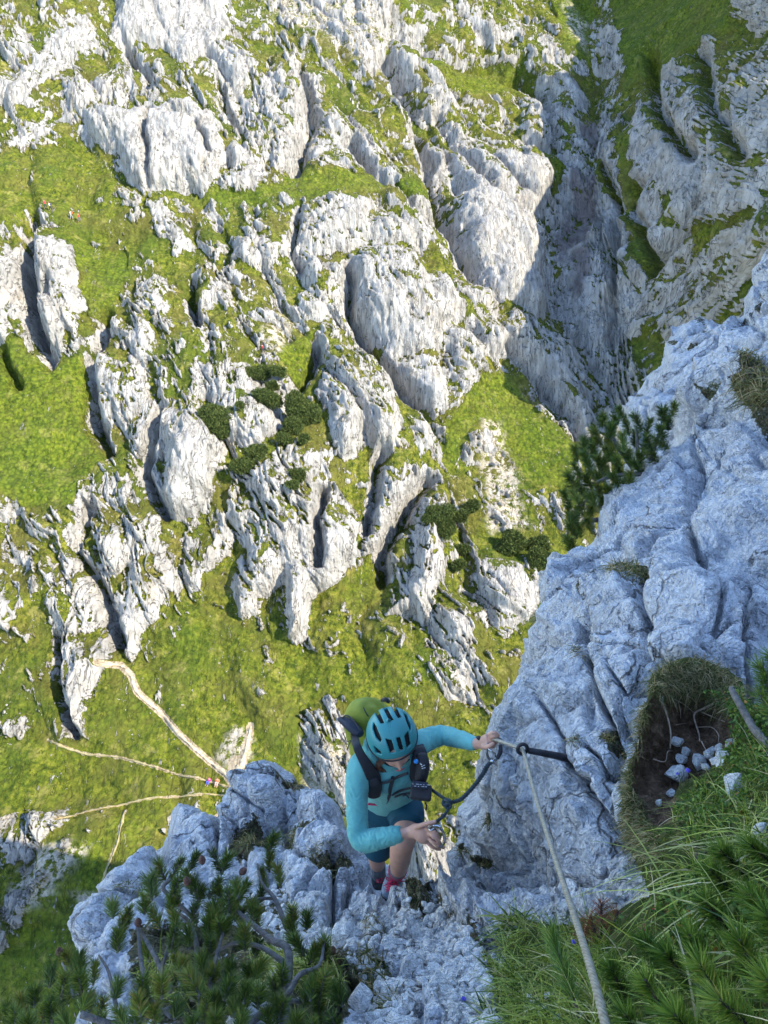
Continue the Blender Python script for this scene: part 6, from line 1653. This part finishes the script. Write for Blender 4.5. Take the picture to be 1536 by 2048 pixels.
# dwarf pines near the lens
class Pine:
    def __init__(s): s.n = []; s.b = MB(); s.cones = []; s.br = []
    def shoot(s, tip, base, nlen, cnt, tone=.5, width=.0018, along=1.0, tight=.55):
        tip = np.array(list(tip)); base = np.array(list(base)); ax = tip - base; Ls = np.linalg.norm(ax); ax /= Ls
        a = np.cross(ax, [0.3, .5, .8]); a /= np.linalg.norm(a); b = np.cross(ax, a)
        t = R5.random(cnt) ** .8 * along
        th = R5.uniform(0, 6.283, cnt)
        rad = a[None] * np.cos(th)[:, None] + b[None] * np.sin(th)[:, None]
        bend = ax[None] * (Ls * (1 - t))[:, None]
        B = tip[None] - bend + rad * .002
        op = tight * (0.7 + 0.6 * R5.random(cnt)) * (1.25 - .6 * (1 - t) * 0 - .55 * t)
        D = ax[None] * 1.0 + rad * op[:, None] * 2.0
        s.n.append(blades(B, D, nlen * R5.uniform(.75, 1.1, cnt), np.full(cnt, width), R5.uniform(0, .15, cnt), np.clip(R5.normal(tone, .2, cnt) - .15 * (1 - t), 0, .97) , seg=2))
        s.b.tube([base, (base + tip) / 2, tip], [.0045, .004, .003], 5)
    def branch(s, pts, r0, r1):
        m = MB(); m.tube(spline([list(p) for p in pts], 6), [r0, (r0 + r1) / 2, r1], 8); s.br.append(m)
    def cone(s, p, d, L=.03):
        m = MB(); p = np.array(list(p)); d = np.array(list(d)); d /= np.linalg.norm(d)
        nn = 24; r = [L * .35 * math.sin(math.pi * min(1, .12 + .88 * t)) ** .7 * (1 + .16 * math.sin(t * 40)) for t in np.linspace(0, 1, nn)]
        m.tube([p + d * L * t for t in np.linspace(0, 1, nn)], r, 12)
        s.cones.append(m)
    def build(s, root, mat, bark=BARK):
        m = MB()
        for V, Fq, val in s.n: m.add(V, Fq, val)
        m.build('needles', mat, root, smooth=False)
        if s.b.n: tag(s.b.build('twigs_or_core', bark, root), kind='stuff')
        for b_ in s.br: b_.build('branch', bark, root)
        for c in s.cones: c.build('cone', CONE, root)

def c3(a, b): return (a / 2.021, 1500 + b / 2.021)
lp_ = Pine()
BR = [([(1150,1120),(1165,900),(1160,800),(1100,770),(1040,720),(970,660),(930,600)], 2.35, 2.75, .016, .006), ([(780,1010),(800,880),(790,770),(760,690),(700,650)], 2.45, 2.8, .012, .005),
      ([(585,1090),(590,960),(570,850),(555,700)], 2.35, 2.7, .011, .005), ([(690,975),(640,860),(590,770),(550,700)], 2.45, 2.75, .010, .005), ([(1000,1110),(1150,1000),(1210,910),(1290,870),(1310,780)], 2.2, 2.5, .012, .004),
      ([(1150,1010),(1230,1020),(1285,1045)], 2.3, 2.35, .008, .003), ([(1150,860),(1060,800),(960,780),(860,820)], 2.45, 2.6, .010, .005), ([(1160,720),(1110,600),(1060,540),(1040,460)], 2.7, 2.95, .010, .004),
      ([(470,1040),(440,900),(400,830)], 2.4, 2.6, .007, .003), ([(330,1070),(460,1105),(600,1080),(690,1040)], 2.15, 2.3, .010, .006), ([(690,520),(660,560),(720,620),(800,700)], 2.85, 2.8, .008, .008), ([(1000,610),(1060,600),(1110,600)], 2.8, 2.85, .006, .006),
      ([(300,1000),(270,900),(250,860)], 2.4, 2.55, .006, .003), ([(540,930),(600,1000),(690,1080)], 2.3, 2.2, .007, .005), ([(650,900),(690,760),(740,620)], 2.6, 2.85, .007, .004), ([(1180,760),(1260,830),(1300,800)], 2.5, 2.6, .006, .004),
      ([(900,1120),(850,960),(880,820),(900,740)], 2.3, 2.55, .010, .005)]
for pts, z0, z1, r0, r1 in BR:
    n = len(pts); lp_.branch([px(*c3(a, b), z0 + (z1 - z0) * i / (n - 1)) for i, (a, b) in enumerate(pts)], r0, r1)
TIPS = [(640,455,2.9),(622,500,2.9),(735,440,2.9),(750,490,2.85),(798,420,2.9),(860,415,2.95),(925,425,2.9),(890,520,2.8),(1000,540,2.8),(1055,480,2.95),(1112,345,2.95),(1090,420,2.95),(1240,660,2.55),(1170,700,2.6),(1190,760,2.5),(1310,770,2.5),(1280,800,2.5),
 (455,620,2.75),(478,740,2.65),(500,680,2.7),(520,640,2.7),(262,820,2.6),(325,870,2.5),(205,890,2.55),(80,1000,2.4),(140,970,2.4),(235,990,2.4),(300,940,2.45),(385,860,2.6),(700,660,2.7),(790,630,2.75),(870,620,2.75),(880,560,2.8),(960,570,2.8),(915,690,2.6),(850,770,2.5),(930,860,2.4),(740,850,2.45),
 (1060,860,2.4),(1000,880,2.4),(1360,960,2.3),(1290,1030,2.2),(1250,960,2.3),(1100,930,2.35),(800,950,2.35),(860,990,2.3),(950,1000,2.25),(720,1030,2.25),(620,1040,2.2),(480,1060,2.2),(550,1040,2.2),(180,1050,2.3),(60,1060,2.3),(1340,1080,2.1),(1200,1080,2.15),(1260,1100,2.1),(1080,1060,2.2),(980,1080,2.15),(870,1080,2.15),(780,1090,2.1),(350,1000,2.3),(420,1010,2.3),(660,960,2.35),
 (980,640,2.7),(1040,640,2.7),(820,560,2.85),(940,620,2.7),(760,720,2.6),(690,600,2.75),(1180,640,2.6),(900,640,2.7),(840,690,2.6),(990,720,2.5),(1060,560,2.85),(1120,470,2.9),(780,520,2.85),(700,760,2.6),(1000,960,2.3),(920,940,2.3),(1120,1010,2.25),(30,1040,2.35),(110,1090,2.25),(250,1080,2.25),(400,1090,2.2),(320,830,2.55),(1330,900,2.35),(870,880,2.4),(810,840,2.45)]
TIPS += [(R5.uniform(150, 1330), R5.uniform(880, 1100), R5.uniform(2.15, 2.4)) for _ in range(30)] + [(R5.uniform(560, 1060), R5.uniform(520, 860), R5.uniform(2.5, 2.8)) for _ in range(18)]
for a, b, z in TIPS:
    dx = R5.normal() * 22; Lp = R5.uniform(60, 95)
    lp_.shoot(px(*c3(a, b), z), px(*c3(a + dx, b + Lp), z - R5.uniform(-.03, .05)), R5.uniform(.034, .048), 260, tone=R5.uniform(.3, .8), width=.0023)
for a, b in ((245,830),(820,460),(970,500),(760,545),(1330,820),(1345,825),(825,850),(560,712)):
    z = 2.6; lp_.cone(px(*c3(a, b), z), camv(R5.normal() * .4, 1, .2), .032)
r_ = empty('dwarf_pine', px(569, 2050, 2.3), label='dwarf pine with bare grey branches in the bottom left corner', cat='pine')
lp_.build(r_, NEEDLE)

def c5(a, b): return (1000 + a / 2.866, 600 + b / 2.866)
mp = Pine()
T5 = [(590,665),(680,620),(665,680),(770,660),(860,690),(930,630),(1000,600),(960,680),(530,745),(620,780),(700,770),(780,760),(840,790),(920,730),(430,850),(480,800),(520,830),(600,850),(700,850),(800,880),(860,850),(420,940),(500,930),(590,910),(670,910),(760,930),(430,1040),(490,1010),(560,990),(700,1040),(740,1000),(390,1000),(450,1140),(520,1120),(590,1140),(520,1190),(365,1100),(390,1190),(420,1240),(450,1290),(400,1290),(410,1370),(380,1360),(640,1000),(800,960),(560,1060),(620,1080),(480,1080),(650,840),(560,900),(480,880),(740,860),(820,830),(880,790),(680,970),(600,960),(540,800),(720,700),(640,720),(420,1110),(500,1250),(440,1200)]
for a, b in T5:
    z = 7.9 + R5.normal() * .35
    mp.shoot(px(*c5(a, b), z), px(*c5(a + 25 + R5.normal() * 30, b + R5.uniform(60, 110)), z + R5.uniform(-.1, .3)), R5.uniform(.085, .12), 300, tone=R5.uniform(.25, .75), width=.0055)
for pts in ([(900,1000),(760,1000),(640,1010),(540,1050),(460,1060)], [(700,1130),(600,1120),(530,1120),(460,1180)], [(760,960),(700,880),(640,780),(590,700)], [(800,980),(790,880),(780,720)], [(860,920),(900,800),(950,690)], [(560,1260),(480,1270),(430,1310)], [(640,1010),(560,930),(480,860)]):
    mp.branch([px(*c5(a, b), 8.1) for a, b in pts], .028, .012)
r_ = empty('dwarf_pine', px(*c5(860, 1000), 8.4), label='dark dwarf pine growing out behind the edge of the big rock wall', cat='pine')
mp.build(r_, NEEDLE)

bp_ = Pine()
def bshoot(p, tip, base, nlen, cnt, z0, z1, tone=.5, w=.0019):
    b_ = bank_at(min(base[0], 1780), min(base[1], 2330))
    zb = proj(b_)[2]; z1 = min(z1, zb - .02); z0 = min(z0, z1 - .03) if base[0] > 1240 else z0
    p.shoot(px(tip[0], tip[1], z0), px(base[0], base[1], z1), nlen, cnt, tone, w, tight=.42)
g1 = Pine(); bshoot(g1, (1103, 1868), (1150, 2010), .047, 520, 1.80, 1.66, .45)
g1.branch([px(1150, 2010, 1.66), px(1165, 2060, 1.62)], .004, .004)
r_ = empty('pine_seedling', px(1160, 2050, 1.63), label='single upright green pine shoot just left of the cable', cat='pine seedling')
g1.build(r_, NEEDLEB, BARKD)
for (tp, bs, z0, z1, tone) in [((1290,1960),(1360,2080),1.36,1.22,.6),((1400,1930),(1480,2060),1.30,1.15,.65),((1380,1870),(1420,1960),1.55,1.45,.5),((1480,1880),(1530,1980),1.40,1.28,.55),((1330,1905),(1400,1990),1.50,1.38,.4),
      ((1536,1830),(1590,1930),1.45,1.3,.5),((1440,2000),(1540,2090),1.18,1.05,.7),((1250,2030),(1320,2120),1.38,1.25,.5),((1220,1935),(1260,2010),1.72,1.62,.3),((1536,1960),(1600,2050),1.15,1.05,.6),((1350,2030),(1420,2110),1.22,1.12,.6),((1440,1700),(1500,1760),1.8,1.7,.5),((1500,1690),(1560,1740),1.75,1.65,.5),((1420,1740),(1480,1800),1.7,1.6,.45),((1500,1790),(1560,1860),1.5,1.4,.5),((1290,1880),(1330,1950),1.68,1.6,.35),((1410,1800),(1460,1870),1.6,1.5,.4)]:
    bshoot(bp_, tp, bs, .048, 420, z0, z1, tone)
bp_.branch([px(1420, 1990, 1.25), px(1480, 2050, 1.12), px(1530, 2110, 1.0)], .005, .006)
bp_.branch([px(1392, 1712, 2.0), px(1400, 1730, 1.95), px(1436, 1757, 1.85), px(1475, 1768, 1.8), px(1519, 1785, 1.72), px(1560, 1840, 1.6)], .010, .013)
bp_.branch([px(1410, 1745, 1.9), px(1406, 1722, 1.9), px(1412, 1700, 1.92)], .006, .004)
bp_.branch([px(1478, 1704, 1.8), px(1510, 1700, 1.75), px(1560, 1694, 1.7)], .007, .009)
r_ = empty('dwarf_pine', px(1520, 2060, 1.05), label='bright green dwarf pine sprigs in the bottom right corner', cat='pine')
bp_.build(r_, NEEDLEB, BARKD)
up_ = Pine()
for (tp, bs, z0, z1) in [((1515,1330),(1575,1400),2.3,2.2),((1525,1360),(1580,1430),2.3,2.2),((1540,1310),(1600,1380),2.3,2.2),((1520,1390),(1570,1460),2.25,2.2),((1540,1420),(1600,1490),2.2,2.1)]:
    bshoot(up_, tp, bs, .05, 300, z0, z1, .5)
up_.branch([px(1463, 1378, 2.55), px(1470, 1392, 2.5), px(1496, 1438, 2.4), px(1515, 1466, 2.3), px(1560, 1510, 2.2)], .010, .014)
up_.branch([px(1560, 1510, 2.2), px(1600, 1440, 2.15), px(1590, 1400, 2.2)], .012, .008)
r_ = empty('dwarf_pine', px(1570, 1500, 2.2), label='pine branch with a bare grey stick at the right edge beside the soil hollow', cat='pine')
up_.build(r_, NEEDLEB, BARK)
dt = Pine()
for (tp, bs) in [((1203,1805),(1200,1880)),((1180,1830),(1196,1890)),((1236,1822),(1215,1890)),((1160,1868),(1195,1900)),((1225,1860),(1205,1910)),((1190,1900),(1205,1950)),((1215,1920),(1210,1965))]:
    dt.shoot(px(tp[0], tp[1], 2.12), px(bs[0], bs[1], 2.08), .045, 120, .5, .0018, tight=1.0)
dt.branch([px(1200, 1850, 2.1), px(1203, 1900, 2.08), px(1210, 1970, 2.0)], .004, .006)
r_ = empty('dead_twig', px(1206, 1960, 2.02), label='rust red dead pine twig behind the cable', cat='twig')
dt.build(r_, DEADN, BARKD)

# flowers
BELL = leaf_mat('violet_petal', [(0, (0.10, 0.08, 0.60)), (1, (0.22, 0.20, 0.85))], trans=.3)
PINKP = leaf_mat('pink_petal', [(0, (0.75, 0.05, 0.25)), (1, (0.90, 0.20, 0.42))], trans=.3)
ORP = leaf_mat('coral_petal', [(0, (0.70, 0.12, 0.06)), (1, (0.80, 0.25, 0.15))], trans=.3)
WHP = leaf_mat('white_petal', [(0, (0.7, 0.72, 0.6)), (1, (0.85, 0.86, 0.75))], trans=.3)
STEM = simple_mat('thin_stem', (0.09, 0.14, 0.04), rough=.6)
def flower(u, v, zd, r, mat, label, kind, at, bell=True, tail=(6, 30)):
    p = px(u, v, zd); R = r * zd / F
    o = empty('flower', p, label=label, cat='flower')
    m = MB(); ax = np.array([.3, -.4, -.85]) if bell else np.array([-.1, -.75, .65]); ax /= np.linalg.norm(ax)
    a = np.cross(ax, [1, 0, 0.2]); a /= np.linalg.norm(a); b = np.cross(ax, a)
    for k_ in range(5):
        th = k_ * 1.2566
        rad = a * math.cos(th) + b * math.sin(th)
        P0 = np.array(list(p)); n = 6; V = []
        side = np.cross(ax, rad)
        for i in range(n + 1):
            t = i / n
            c = P0 + (ax * (1.5 * t) + rad * (.62 * math.sin(min(t * 2.2, 1.57)) + .3 * t ** 3)) * R if bell else P0 + (ax * .25 * t + rad * 1.3 * t) * R
            w = R * (.42 * math.sin(min(1, t * 1.5) * 1.57) * (1 - max(0, t - .7) / .31) if bell else .42 * math.sin(math.pi * (t * .85 + .12)))
            V += [c - side * w, c + side * w]
        m.add(np.array(V), np.array([[2 * i, 2 * i + 1, 2 * i + 3, 2 * i + 2] for i in range(n)]), k_ / 5)
    m.build('petals', mat, o)
    m = MB(); q = px(u + tail[0], v + tail[1], zd + .02)
    m.tube(spline([p, (p + q) / 2 + Vector((.003, 0, .006)), q], 5), [.0012 * zd / 2, .0014 * zd / 2], 5); m.build('stem', STEM, o)
flower(1374, 1535, 2.42, 6, BELL, 'violet bellflower hanging over the pale stones of the soil hollow', 'b', bank_at, tail=(20, 60))
flower(1354, 1544, 2.45, 3.5, BELL, 'tiny violet bud left of the violet bellflower in the hollow', 'b', bank_at)
flower(925, 1992, 2.2, 6.5, BELL, 'violet bellflower standing in the gravel at the bottom', 'b', near_at)
flower(1146, 1878, 2.1, 6, BELL, 'violet bellflower just left of the cable in the grass', 'b', bank_at)
flower(1178, 1876, 2.1, 4, BELL, 'pale violet bell right of the cable by the dead twig', 'b', bank_at)
flower(1288, 1856, 1.9, 8, PINKP, 'bright pink star flower in the long grass', 'p', bank_at, False, (-4, 34))
flower(1311, 1818, 1.95, 6, ORP, 'coral red flower above the pink one in the long grass', 'p', bank_at, False, (4, 30))
flower(1436, 802, 8.2, 3.4, WHP, 'small white flower on the green cushion plant', 'p', near_at, False, (2, 6))

# dwarf pine bushes on the far slope
FARN = leaf_mat('far_pine', [(0, (0.030, 0.048, 0.012)), (.5, (0.065, 0.095, 0.020)), (1, (0.15, 0.17, 0.04))], trans=0, rough=.8)
def far_shrub(u, v, rx, ry, label, tone=.45):
    p = terrain_at(u, v); p = p * (1 - 1.6 / p.length); zd = proj(p)[2]; R = rx * zd / F; Ry = ry * zd / F
    vdir = -p.normalized(); upv = Vector((0, SP, CP)); upv = (upv - vdir * upv.dot(vdir)).normalized(); rt_ = upv.cross(vdir)
    rg = np.random.default_rng(int(u + 3 * v))
    lob = [(rg.uniform(-.55, .55), rg.uniform(-.55, .55), rg.uniform(.35, .6)) for _ in range(9)] + [(0, 0, .62)]
    pts = []; sz = []
    n = int(240 + 26 * rx * ry / 10)
    for k_ in range(n):
        a, b, r = lob[rg.integers(len(lob))]
        d = rg.normal(size=3); d /= np.linalg.norm(d); d[2] = abs(d[2])
        q = rt_ * ((a + d[0] * r) * R) + upv * ((b + d[1] * r) * Ry) + vdir * ((.15 + d[2] * r * .8) * R)
        pts.append(list(p + q)); sz.append(1)
    B = np.array(pts); B = np.repeat(B, 7, 0); m_ = len(B)
    D = rg.normal(size=(m_, 3)) * .8 + np.array(list(vdir)) * .7 + np.array([0, 0, .6])
    V, Fq, va = blades(B + rg.normal(size=(m_, 3)) * .10, D, rg.uniform(.25, .5, m_), rg.uniform(.07, .14, m_), np.zeros(m_), np.clip(rg.normal(tone, .25, m_), 0, 1), seg=2)
    o = empty('shrub', p, label=label, cat='shrub', group='dwarf pine bushes on the far slope')
    m = MB(); m.add(V, Fq, va); m.build('foliage', FARN, o, smooth=False)
    m = MB()
    for a, b, r in lob:
        V, Fc = SV2 * (r * .9), SF2
        W = np.array([list(rt_ * ((a + x) * R) + upv * ((b + y) * Ry) + vdir * ((z * .75) * R)) for x, y, z in V]) + np.array(list(p))
        m.add(W, Fc, .15)
    m.build('twigs_or_core', FARN, o)  # solid lobes added as the bush's dark core, coloured darker than the foliage
for a in [(433,855,42,36,'large round dark bush at the left of the pale knoll'),(608,828,34,44,'tall dark bush at the right of the pale knoll'),(585,855,24,22,'dark bush leaning on the lower left of the tall one'),
          (533,803,32,18,'flat oval bush above the centre of the pale knoll'),(512,741,28,16,'bush highest on the pale knoll'),(556,746,18,11,'small bush just right of the highest one on the knoll'),(545,771,14,10,'tiny bush between the highest and the flat oval one'),
          (492,940,26,22,'dark bush lowest on the pale knoll'),(520,920,22,16,'dark bush touching the lowest one from the right'),(568,885,22,12,'low bush under the flat oval one'),(613,888,13,9,'tiny bush under the tall one'),(490,834,8,6,'tiny bush right of the large round one'),
          (870,1042,34,22,'wide bush above the white rib at the right'),(885,1066,20,20,'lower part bush of the pair above the white rib'),(918,1030,20,13,'narrow bush between the wide one and the scree'),(946,1012,16,16,'small bush left of the grey scree'),
          (1020,1092,32,32,'round dark bush left of the rock wall'),(1078,1088,26,16,'dark bush touching the rock wall, upper one'),(1082,1126,30,24,'dark bush touching the rock wall, lower one'),(928,1092,18,11,'low brownish bush below the wide one'),(916,1132,16,13,'round brownish bush lowest by the white rib'),
          (600,965,16,14,'low mossy bush on the ribs under the knoll'),(590,990,14,9,'small mossy bush under the low mossy one')]:
    far_shrub(*a)

# walkers far below
CLOTH = {}
def cloth(c):
    if c not in CLOTH: CLOTH[c] = simple_mat('walker_cloth', c, rough=.8, var=.1, scale=5)
    return CLOTH[c]
def walker(u, v, label, top, legs, pack=None, seated=False, ang=0.0, s=1.0):
    b = terrain_at(u, v); b = b + Vector((0, -.35, .25))
    o = empty('person', b, label=label, cat='person')
    def W(x, y, z): return b + Vector((x * math.cos(ang) - y * math.sin(ang), x * math.sin(ang) + y * math.cos(ang), z)) * s
    m = MB()
    if not seated:
        j = {'hip': (0, 0, .92), 'kn': [(-.11, .10, .48), (.11, -.14, .50)], 'ft': [(-.13, .22, .04), (.12, -.26, .06)], 'ch': (0, .04, 1.32), 'nk': (0, .07, 1.48), 'hd': (0, .09, 1.62)}
    else:
        j = {'hip': (0, 0, .22), 'kn': [(-.14, .40, .42), (.14, .42, .44)], 'ft': [(-.14, .62, .05), (.14, .60, .05)], 'ch': (0, .05, .62), 'nk': (0, .07, .80), 'hd': (0, .10, .94)}
    m.tube([W(*j['hip']), W(*j['ch']), W(*j['nk'])], [.15, .17, .07], 12); m.tube([W(*j['nk']), W(*j['hd'])], [.06, .07], 8)
    V, Fc = ico(3); m.add(V * [.095, .105, .125] * s + np.array(list(W(j['hd'][0], j['hd'][1], j['hd'][2] + .04))), Fc)
    for k_, sx in ((0, -1), (1, 1)):
        m.tube([W(*j['hip']), W(*j['kn'][k_]), W(*j['ft'][k_])], [.10, .075, .05], 8)
        m.tube([W(*j['ft'][k_]), W(j['ft'][k_][0], j['ft'][k_][1] + .18, .04)], [.05, .04], 8)
        sh_ = (sx * .19, .05, j['ch'][2] + .08); el_ = (sx * .27, .02 + .08 * sx, j['ch'][2] - .18); ha_ = (sx * .22, .22, j['ch'][2] - .32)
        m.tube([W(*j['ch']), W(*sh_), W(*el_), W(*ha_)], [.07, .065, .05, .035], 8)
    remeshed('body', m, .03, SKIN, o, 2)
    m = MB(); m.tube([W(j['hip'][0], j['hip'][1], j['hip'][2] + .02), W(*j['ch']), W(j['nk'][0], j['nk'][1], j['nk'][2] - .05)], [.18, .20, .10], 12)
    for sx in (-1, 1):
        sh_ = (sx * .19, .05, j['ch'][2] + .08); el_ = (sx * .27, .02 + .08 * sx, j['ch'][2] - .18)
        m.tube([W(*sh_), W(*el_)], [.085, .068], 8)
    remeshed('jacket', m, .03, cloth(top), o, 2)
    m = MB()
    for k_ in (0, 1): m.tube([W(*j['hip']), W(*j['kn'][k_]), W(j['ft'][k_][0], j['ft'][k_][1], j['ft'][k_][2] + .08)], [.13, .10, .07], 8)
    remeshed('trousers', m, .03, cloth(legs), o, 2)
    m = MB(); V, Fc = ico(3); V = V[:]; m.add(V * [.108, .118, .10] * s + np.array(list(W(j['hd'][0], j['hd'][1] - .02, j['hd'][2] + .09))), Fc); m.build('hair', HAIR, o)
    if pack:
        q = empty('rucksack', W(0, -.2, j['ch'][2]), label=pack[1], cat='rucksack')
        m = MB(); m.tube([W(0, -.26, j['hip'][2] + .08), W(0, -.28, j['ch'][2] - .05), W(0, -.22, j['ch'][2] + .14)], [.15, .19, .11], 12); remeshed('bag', m, .03, cloth(pack[0]), q, 2)
        m = MB(); m.tube([W(-.1, -.12, j['ch'][2] + .18), W(-.1, .16, j['ch'][2] + .1), W(-.1, .14, j['hip'][2] + .2)], .02, 6); m.build('strap', cloth((.02, .02, .02)), q)
walker(420, 1561, 'walker in a magenta top sitting where the paths meet, left of the pair', (.65, .03, .22), (.08, .10, .42), seated=True, ang=2.6)
walker(436, 1562, 'walker in an orange top sitting at the path junction, right of the pair', (.75, .16, .04), (.45, .30, .28), seated=True, ang=2.9)
walker(468, 1592, 'walker in a pink top and black trousers standing on the pale trail below the junction', (.7, .22, .25), (.02, .02, .03), ang=.4)
walker(99, 430, 'walker in a red jacket leading the group on the high meadow', (.70, .02, .04), (.03, .04, .05), ang=1.8)
walker(108, 433, 'walker in white and dark clothes behind the red leader', (.6, .58, .56), (.03, .03, .05), ((.05, .05, .08), 'dark rucksack on the walker in white behind the red leader'), ang=1.6)
walker(144, 437, 'walker in a white shirt with poles pace third in the meadow group', (.65, .6, .58), (.25, .26, .25), ((.6, .1, .04), 'orange red rucksack on the third walker of the meadow group'), ang=1.7)
walker(159, 439, 'walker in a vermilion jacket last in the meadow group', (.75, .05, .03), (.12, .10, .12), ang=1.5)
walker(527, 708, 'lone walker in a dark red top above the pale knoll', (.20, .02, .02), (.02, .02, .03), ang=1.2)
